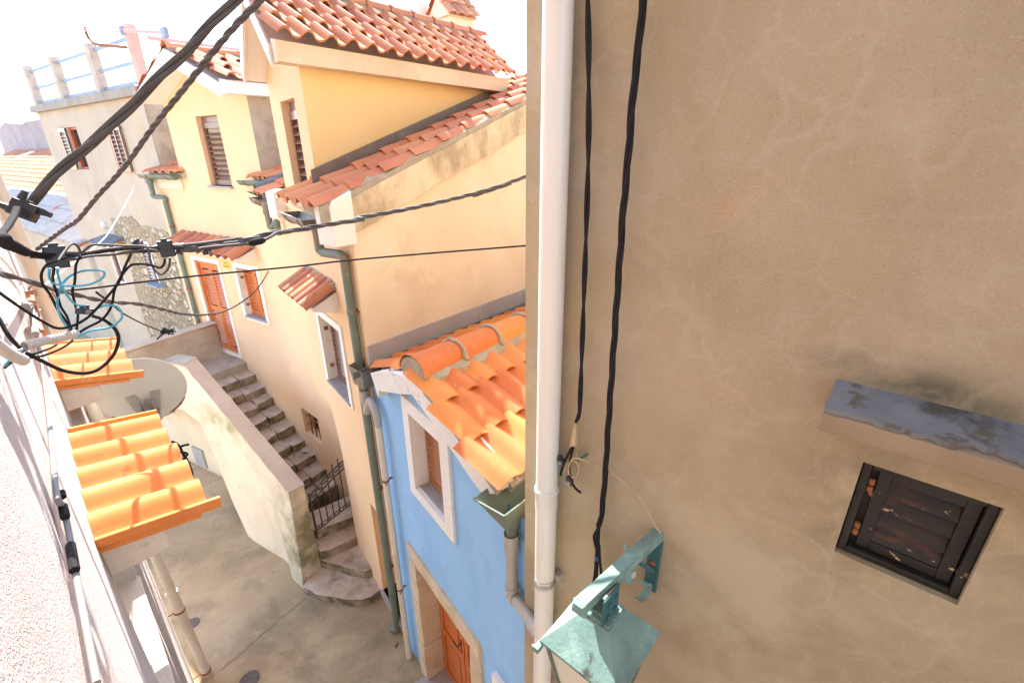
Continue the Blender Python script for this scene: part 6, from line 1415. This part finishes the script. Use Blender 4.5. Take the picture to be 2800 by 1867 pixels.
cable('D', [(290,615),(420,640),(560,620),(800,595),(975,580)], 2.0, 2.1, .006, 'loose strand from the small black box to the cable sleeve', group='overhead cables')
mb = MB(); a, b = air(q('D',975,578), 2.1), air(q('D',1122,547), 2.14); dd = (b-a).normalized(); L_ = (b-a).length
mb.lathe(a, dd, [(0,.008),(.004,.011),(L_*.18,.0115),(L_*.19,.0135),(L_*.82,.0135),(L_*.83,.0115),(L_,.010)], 14)
tag(mb.build('cable_sleeve', M['black'], base=a, smooth=True, angle=30), 'black splice sleeve on the cable under the eave of the yellow house', 'cable sleeve')
cable('D', [(1120,547),(1190,510),(1260,470),(1380,462),(1550,445)], 2.14, 2.36, .0062, 'loose strand rising from the splice sleeve into the twisted cable', group='overhead cables')
cable('S', PZ('C', [(470,772),(700,748),(1000,710),(1500,655),(2091,600)]) + PZ('E', [(500,662),(1200,602),(1985,540),(2200,520)]), [3.3,3.25,3.2,3.1,3.0,2.9,2.8,2.7,2.65], None, .0052, 'thin straight dark wire crossing in front of the wooden door', m='black', strands=0, group='overhead cables')
he = F1.pl.hit(q('D',1215,775), .05)
pD = airpath('S', PZ('R', [(-60,505),(70,535),(300,598),(500,665),(700,712),(900,760),(1100,790)]) + PZ('C', [(1000,868),(1180,908),(1300,936),(1450,944),(1580,925),(1700,870),(1810,790),(1880,700),(1925,620)]), [2.2,2.3,2.4,2.5,2.65,2.8,3.0,3.2,3.5,3.9,4.6,5.4,6.3,7.2,8.1,8.9], None, 8) + [he]
cable(None, pD, 0, 0, .0058, 'twisted black cable sagging across the door to a hook on the yellow wall', strands=2, orad=.0055, pitch=.3, group='overhead cables', step=.04)
mb = MB(); mb.tube(smoothpath([he, F1.pl.hit(q('D',1240,745),.06), F1.pl.hit(q('D',1270,745),.0)],4), .012, 6); mb.boxc(he+UP*.01, F1.U*.03, F1.N*.02, UP*.05)
tag(mb.build('wall_hook', M['clamp'], base=he, smooth=False), 'pale cable hook anchored in the yellow wall above the window', 'hook')
cable(None, smoothpath([F1.pl.hit(q('D',x,y),.03) for x, y in ((1230,790),(1270,810),(1290,860),(1300,890),(1335,905))],5), 0, 0, .008, 'short thin wire from the wall hook down to the right tile canopy', name='wire', cat='wire')
cable('S', PZ('C', [(955,8),(945,60),(880,185),(780,352),(700,440),(600,520),(490,602),(320,732)]), [10.5,10.2,9,7.4,6.2,5.2,4.4,3.6], None, .006, 'pale wire slanting down from the terrace house wall', name='wire', m='whitewire', cat='wire')
cable('S', PZ('C', [(690,782),(800,870),(900,945),(1050,1020),(1160,1060)]), 4.2, 8.8, .008, 'thin black wire running down to a knot on the landing wall', name='wire', m='black', cat='wire')
mb = MB(); kc = air(q('C',1195,1060), 8.8)
for i in range(9):
    p = [kc+V((random.uniform(-.12,.12),random.uniform(-.05,.05),random.uniform(-.05,.05))) for _ in range(4)]; mb.tube(smoothpath(p,5), .009, 5)
mb.tube(smoothpath([kc, air(q('C',1160,1085),8.8), air(q('C',1120,1118),8.8)],4), .012, 6)
tag(mb.build('wire_knot', M['black'], base=kc), 'dark tangled wire knot above the grey landing parapet', 'wire knot')
# junction boxes
def jbox(k, c, dd, w, h, dep, rot, label, spigots=((0,1),), tilt=0):
    w, h, dep = w*.62, h*.62, dep*.62
    C_ = air(q(k, c), dd); vw = (C_-EYE).normalized(); X0 = vw.cross(UP).normalized(); Y0 = X0.cross(vw).normalized()
    X = X0*math.cos(rot)+Y0*math.sin(rot); Y = Y0*math.cos(rot)-X0*math.sin(rot); Z = X.cross(Y)
    X = (X*math.cos(tilt)+Z*math.sin(tilt)).normalized(); Z = X.cross(Y)
    t = thing('junction_box', label, 'junction box', C_)
    mb = MB(); mb.boxc(C_, X*w, Y*h, Z*dep); mb.build('box_body', M['blackbox'], t, bevel=.004)
    mb = MB(); mb.boxc(C_+Y*h*1.12, X*w*.45, Y*h*.16, Z*dep*.6); mb.boxc(C_-Y*h*.2, X*w*1.06, Y*h*.06, Z*dep*1.05); mb.build('box_lid', M['blackbox'], t, bevel=.003)
    for (sx, sy) in spigots:
        mb = MB(); s_ = X*sx*w+Y*sy*h; d_ = (X*(1 if sx>0 else -1) if abs(sx) > .9 else Y*(1 if sy > 0 else -1)); mb.lathe(C_+s_, d_, [(0,.011),(.013,.011),(.02,.009),(.03,.009)], 12); mb.build('cable_gland', M['blackbox'], t, smooth=True, angle=30)
    return C_, X, Y, Z
C1 = jbox('d', (262,1080), 2.15, .052, .042, .035, -.62, 'largest black junction box at the left end of the thickest cable', ((1,.6),(-1,-.4),(-.6,1)), .4)
C2 = jbox('R', (537,360), 1.95, .042, .052, .03, -.06, 'black junction box above the loop of blue wire', ((1,-.1),(-1,.3)))
C3 = jbox('R', (1587,280), 2.0, .035, .044, .028, .03, 'black junction box in front of the far tile canopy', ((1,.1),(-1,.2)))
bt = airpath('R', [(30,190),(60,225),(130,255),(200,290),(262,318)], 1.85, 1.9, 6)
bt2 = airpath('R', [(-40,170),(20,130),(75,60),(130,-60),(165,-130)], 1.85, 2.1, 6)
mb = MB(); n_ = len(bt); mb.tube(bt, .03, 14, rs=[.019-.007*(i/(n_-1)) for i in range(n_)]); mb.tube(airpath('R', [(-60,200),(-10,190),(40,195)],1.82,1.85,5), .019, 14)
tag(mb.build('cable_boot', M['black'], base=bt[0], smooth=True), 'black rubber cable boot at the left edge under the largest junction box', 'cable boot')
for dx, rr, lb in ((0,.0105,'left'),(26,.009,'right')):
    cable('R', [(-10+dx,180),(20+dx,120),(75+dx,50),(130+dx,-50),(150+dx,-110)], 1.86, 2.12, rr, f'{"outer" if lb=="left" else "inner"} black cable from the rubber boot up to the largest junction box', m='black')
# parallel strands of the bundle between the boxes
for i, (pts, rr, m) in enumerate([
    ([(255,300),(420,335),(620,330),(780,335),(1000,300),(1250,275),(1520,290)], .0085, 'black'),
    ([(255,330),(420,365),(640,345),(800,345),(1050,335),(1260,310),(1520,300)], .007, 'black'),
    ([(620,318),(800,318),(1000,285),(1200,268),(1380,265),(1520,270)], .006, 'greycable'),
    ([(560,390),(700,378),(800,360),(900,345),(1100,330),(1300,300),(1420,288),(1560,310),(1742,325)], .006, 'greycable'),
    ([(780,320),(860,252),(950,240),(1150,250),(1370,258),(1415,300),(1435,400),(1480,490),(1540,522),(1600,470),(1622,370)], .0055, 'greycable'),
    ([(1660,250),(1742,255)], .006, 'greycable')]):
    cable('R', pts, 1.92, 2.0, rr, ('lowest dark strand of the bundle between the black junction boxes','second dark strand of the bundle between the black junction boxes','grey strand on top of the bundle between the black junction boxes','grey strand crossing below the bundle beside the box','grey wire arching over the bundle and looping under the small box','short grey strand leaving the small box')[i], name='bundle_strand', m=m)
wires = [([(1572,370),(1560,430),(1520,460),(1440,435),(1330,425),(1240,442),(1150,550),(1090,680),(1060,830),(970,955),(830,1030),(735,1092)], .0055, 'black', 'long black wire swinging from the small box down to the corrugated conduit'),
 ([(1250,325),(1190,450),(1130,600),(1010,750),(920,850),(830,938),(700,1010),(550,1036),(400,968),(200,842),(0,702),(-80,640)], .0055, 'black', 'long black wire sweeping from the bundle to the left edge'),
 ([(770,350),(725,430),(712,600),(690,680),(715,810),(742,900),(728,1062)], .005, 'black', 'black wire hanging straight down beside the wire connector'),
 ([(640,360),(560,390),(450,430),(395,520),(410,620),(480,720),(545,850),(620,960),(672,1062)], .0052, 'black', 'black wire bulging left below the box with the blue loop'),
 ([(515,465),(505,580),(540,700),(580,830),(640,930),(680,1062)], .0052, 'black', 'black wire hanging from the box beside the blue wire'),
 ([(560,390),(620,300),(680,235),(735,250),(765,310)], .0055, 'greycable', 'grey wire loop standing above the bundle'),
 ([(-60,880),(0,962),(80,1105),(190,1222)], .0075, 'black', 'thick black cable from the left edge into the corrugated conduit'),
 ([(250,1270),(420,1358),(600,1438),(800,1465),(950,1420),(1080,1290),(1128,1150),(1100,1050),(1000,962),(880,918)], .0078, 'black', 'thick black cable making a wide loop over the upper tile canopy'),
 ([(250,1322),(400,1300),(560,1240),(660,1180),(690,1150)], .005, 'black', 'black wire below the corrugated conduit'),
 ([(240,1308),(360,1268),(470,1230),(540,1192)], .005, 'black', 'short black wire between the two corrugated conduits'),
 ([(45,1412),(120,1350),(200,1270),(270,1235)], .005, 'black', 'black wire end tied to the lower corrugated conduit')]
for pts, rr, m, lb in wires: cable('R', pts, 1.80, 1.92 if 'left edge' not in lb else 1.7, rr, lb, name='wire', m=m, cat='wire', group='tangled wires')
for pts, lb in (([(475,465),(468,530),(490,592),(560,622),(700,635),(850,620),(960,570),(996,520),(960,487),(800,490),(680,532),(600,605),(568,690),(545,780),(560,880),(600,970),(655,1042)], 'blue wire in a long flat loop under the black junction box'),
   ([(545,460),(560,560),(600,660),(660,752),(720,808),(800,820)], 'blue wire from the black box to the wire connector'),
   ([(915,852),(1000,820),(1090,822),(1148,865),(1162,930),(1120,980),(1040,1030),(860,1062),(735,1118)], 'blue wire curling right of the wire connector'),
   ([(40,1395),(110,1315),(180,1250),(250,1228)], 'blue wire end tied to the lower corrugated conduit')):
    cable('R', pts, 1.82, 1.86, .0048, lb, name='blue_wire', m='bluewire', cat='wire', group='blue wires')
def corr(k, pts, dd, r, lab):
    r *= .66; path = resample(airpath(k, pts, *dd, 10), .0042); mb = MB()
    mb.tube(path, r, 20, caps=False, rs=[r*(1.0 if i % 2 else .80) for i in range(len(path))]); mb.tube(path, r*.86, 16, caps=False)
    tag(mb.build('corrugated_conduit', M['corrugated'], base=path[0]), lab, 'conduit')
corr('R', [(232,1205),(400,1160),(600,1120),(735,1085)], (1.82,1.9), .0205, 'grey corrugated conduit holding black and blue wires over the upper canopy')
corr('R', [(-60,1170),(20,1230),(110,1290),(225,1345)], (1.52,1.62), .020, 'grey corrugated conduit coming out of the pink wall at the left edge')
# small connectors
def conn(k, c, dd, s, rot, lab):
    C_ = air(q(k, c), dd); vw = (C_-EYE).normalized(); X0 = vw.cross(UP).normalized(); Y0 = X0.cross(vw).normalized(); X = X0*math.cos(rot)+Y0*math.sin(rot); Y = Y0*math.cos(rot)-X0*math.sin(rot); Z = -vw
    s *= .7; t = thing('wire_connector', lab, 'wire connector', C_)
    mb = MB(); mb.boxc(C_, X*s, Y*s*.45, Z*s*.4); mb.boxc(C_-X*s*.3+Y*s*.5, X*s*.3, Y*s*.3, Z*s*.35); mb.boxc(C_+X*s*.25+Y*s*.6, X*s*.22, Y*s*.35, Z*s*.3); mb.build('connector_body', M['blackbox'], t, bevel=.002)
    mb = MB(); mb.lathe(C_+X*s*.45+Z*s*.3-Y*s*.1, (Z+Y*.3).normalized(), [(0,s*.36),(s*.35,s*.36),(s*.36,s*.22),(s*.6,s*.2),(s*.6,0)], 14); mb.build('clamp_bolt', M['conduit'], t, smooth=True, angle=30)
conn('R', (805,875), 1.86, .030, -.35, 'black wire connector with grey bolt between the blue wires')
conn('C', (985,428), 2.0, .021, .0, 'small black connector with pale bolt on top of the bundle')
conn('C', (1482,500), 2.05, .021, .1, 'small black connector with pale bolt below the far tile canopy')
# copper tails and hooks on the pink wall's far end
kn = FL.pl.hit(q('C',240,800), .03)
mb = MB()
H_ = lambda x, y, o_=.04: FL.pl.hit(q('C', x, y), o_)
for pts in ([(190,770),(205,830),(220,850)],[(230,790),(240,850),(265,930),(280,1000),(300,1060)],[(240,790),(260,900),(300,1010),(330,1090)],[(230,780),(290,800),(350,785)],[(250,800),(300,860),(335,960)],[(225,790),(250,760),(275,750)]):
    mb.tube(smoothpath([H_(*p, .03+.03*random.random()) for p in pts],5), .011, 6)
for i in range(8):
    c = kn+V((random.uniform(-.08,.08),random.uniform(-.08,.08),random.uniform(-.1,.1))); mb.tube(smoothpath([c, c+V((.05,.02,.06)), c+V((.02,.06,-.05)), c+V((-.04,.0,-.03))],4), .007, 5)
tag(mb.build('copper_wires', M['copperwire'], base=kn, smooth=True), 'twisted copper wire ends bunched at the far end of the pink wall', 'wires')
mb = MB()
for pts in ([(185,880),(205,870),(235,885),(250,960),(262,1050)],[(195,900),(215,885),(228,930),(240,1000),(255,1080)]): mb.tube(smoothpath([H_(*p) for p in pts],5), .014, 8)
tag(mb.build('bent_conduit', M['conduit'], base=H_(240,1000), smooth=True), 'grey conduit bent into a hook at the far end of the pink wall', 'conduit')
cable(None, smoothpath([FL.pl.hit(q('h',*p),.015) for p in ((0,10),(90,110),(190,260),(215,380),(170,470),(90,580),(55,655))],5), 0, 0, .006, 'curly pale wire end hanging on the pink wall', name='wire', m='whitewire', cat='wire')
# ================================================================ light, sky, camera
SUN_AZ, SUN_EL = -30.0, 43.6
sd = D(SUN_AZ)*math.cos(R(SUN_EL)) + UP*math.sin(R(SUN_EL))
sl = bpy.data.lights.new('sun', 'SUN'); sl.energy = SUN_E; sl.angle = R(.5); sl.color = (1, .98, .94)
so = bpy.data.objects.new('sun', sl); COL.objects.link(so); so.rotation_euler = sd.to_track_quat('Z', 'Y').to_euler(); so.location = (0, 0, 20)
wd = bpy.data.worlds.new('World'); scene.world = wd; wd.use_nodes = True
nt = wd.node_tree; bg = nt.nodes['Background']
sk = nt.nodes.new('ShaderNodeTexSky'); sk.sky_type = 'NISHITA'; sk.sun_disc = False; sk.sun_elevation = R(SUN_EL); sk.sun_rotation = R(SUN_AZ)
sk.air_density = 1.0; sk.dust_density = 0.6; sk.ozone_density = 1.0
mx = nt.nodes.new('ShaderNodeMix'); mx.data_type = 'RGBA'; mx.blend_type = 'MULTIPLY'; mx.inputs['Factor'].default_value = 1; mx.inputs['B'].default_value = SKY_TINT
nt.links.new(sk.outputs[0], mx.inputs['A']); nt.links.new(mx.outputs['Result'], bg.inputs['Color']); bg.inputs['Strength'].default_value = SKY_S
cam = bpy.data.cameras.new('camera'); co = bpy.data.objects.new('camera', cam); COL.objects.link(co)
cam.sensor_width = 36; cam.lens = FPX/2800*36; cam.clip_start = .02; cam.clip_end = 600
Rr, Uu, Ff = V((1,0,0)), V((0,st,ct)), V((0,ct,-st))
cx_, cy_, cz_ = Rr*crl-Uu*srl, Rr*srl+Uu*crl, -Ff
co.matrix_world = Matrix(((cx_.x,cy_.x,cz_.x,EYE.x),(cx_.y,cy_.y,cz_.y,EYE.y),(cx_.z,cy_.z,cz_.z,EYE.z),(0,0,0,1)))
scene.camera = co
vs = scene.view_settings; vs.view_transform = 'Standard'; vs.look = 'None'; vs.gamma = 1; vs.exposure = EXPO
scene.cycles.max_bounces = 8; scene.cycles.diffuse_bounces = 5
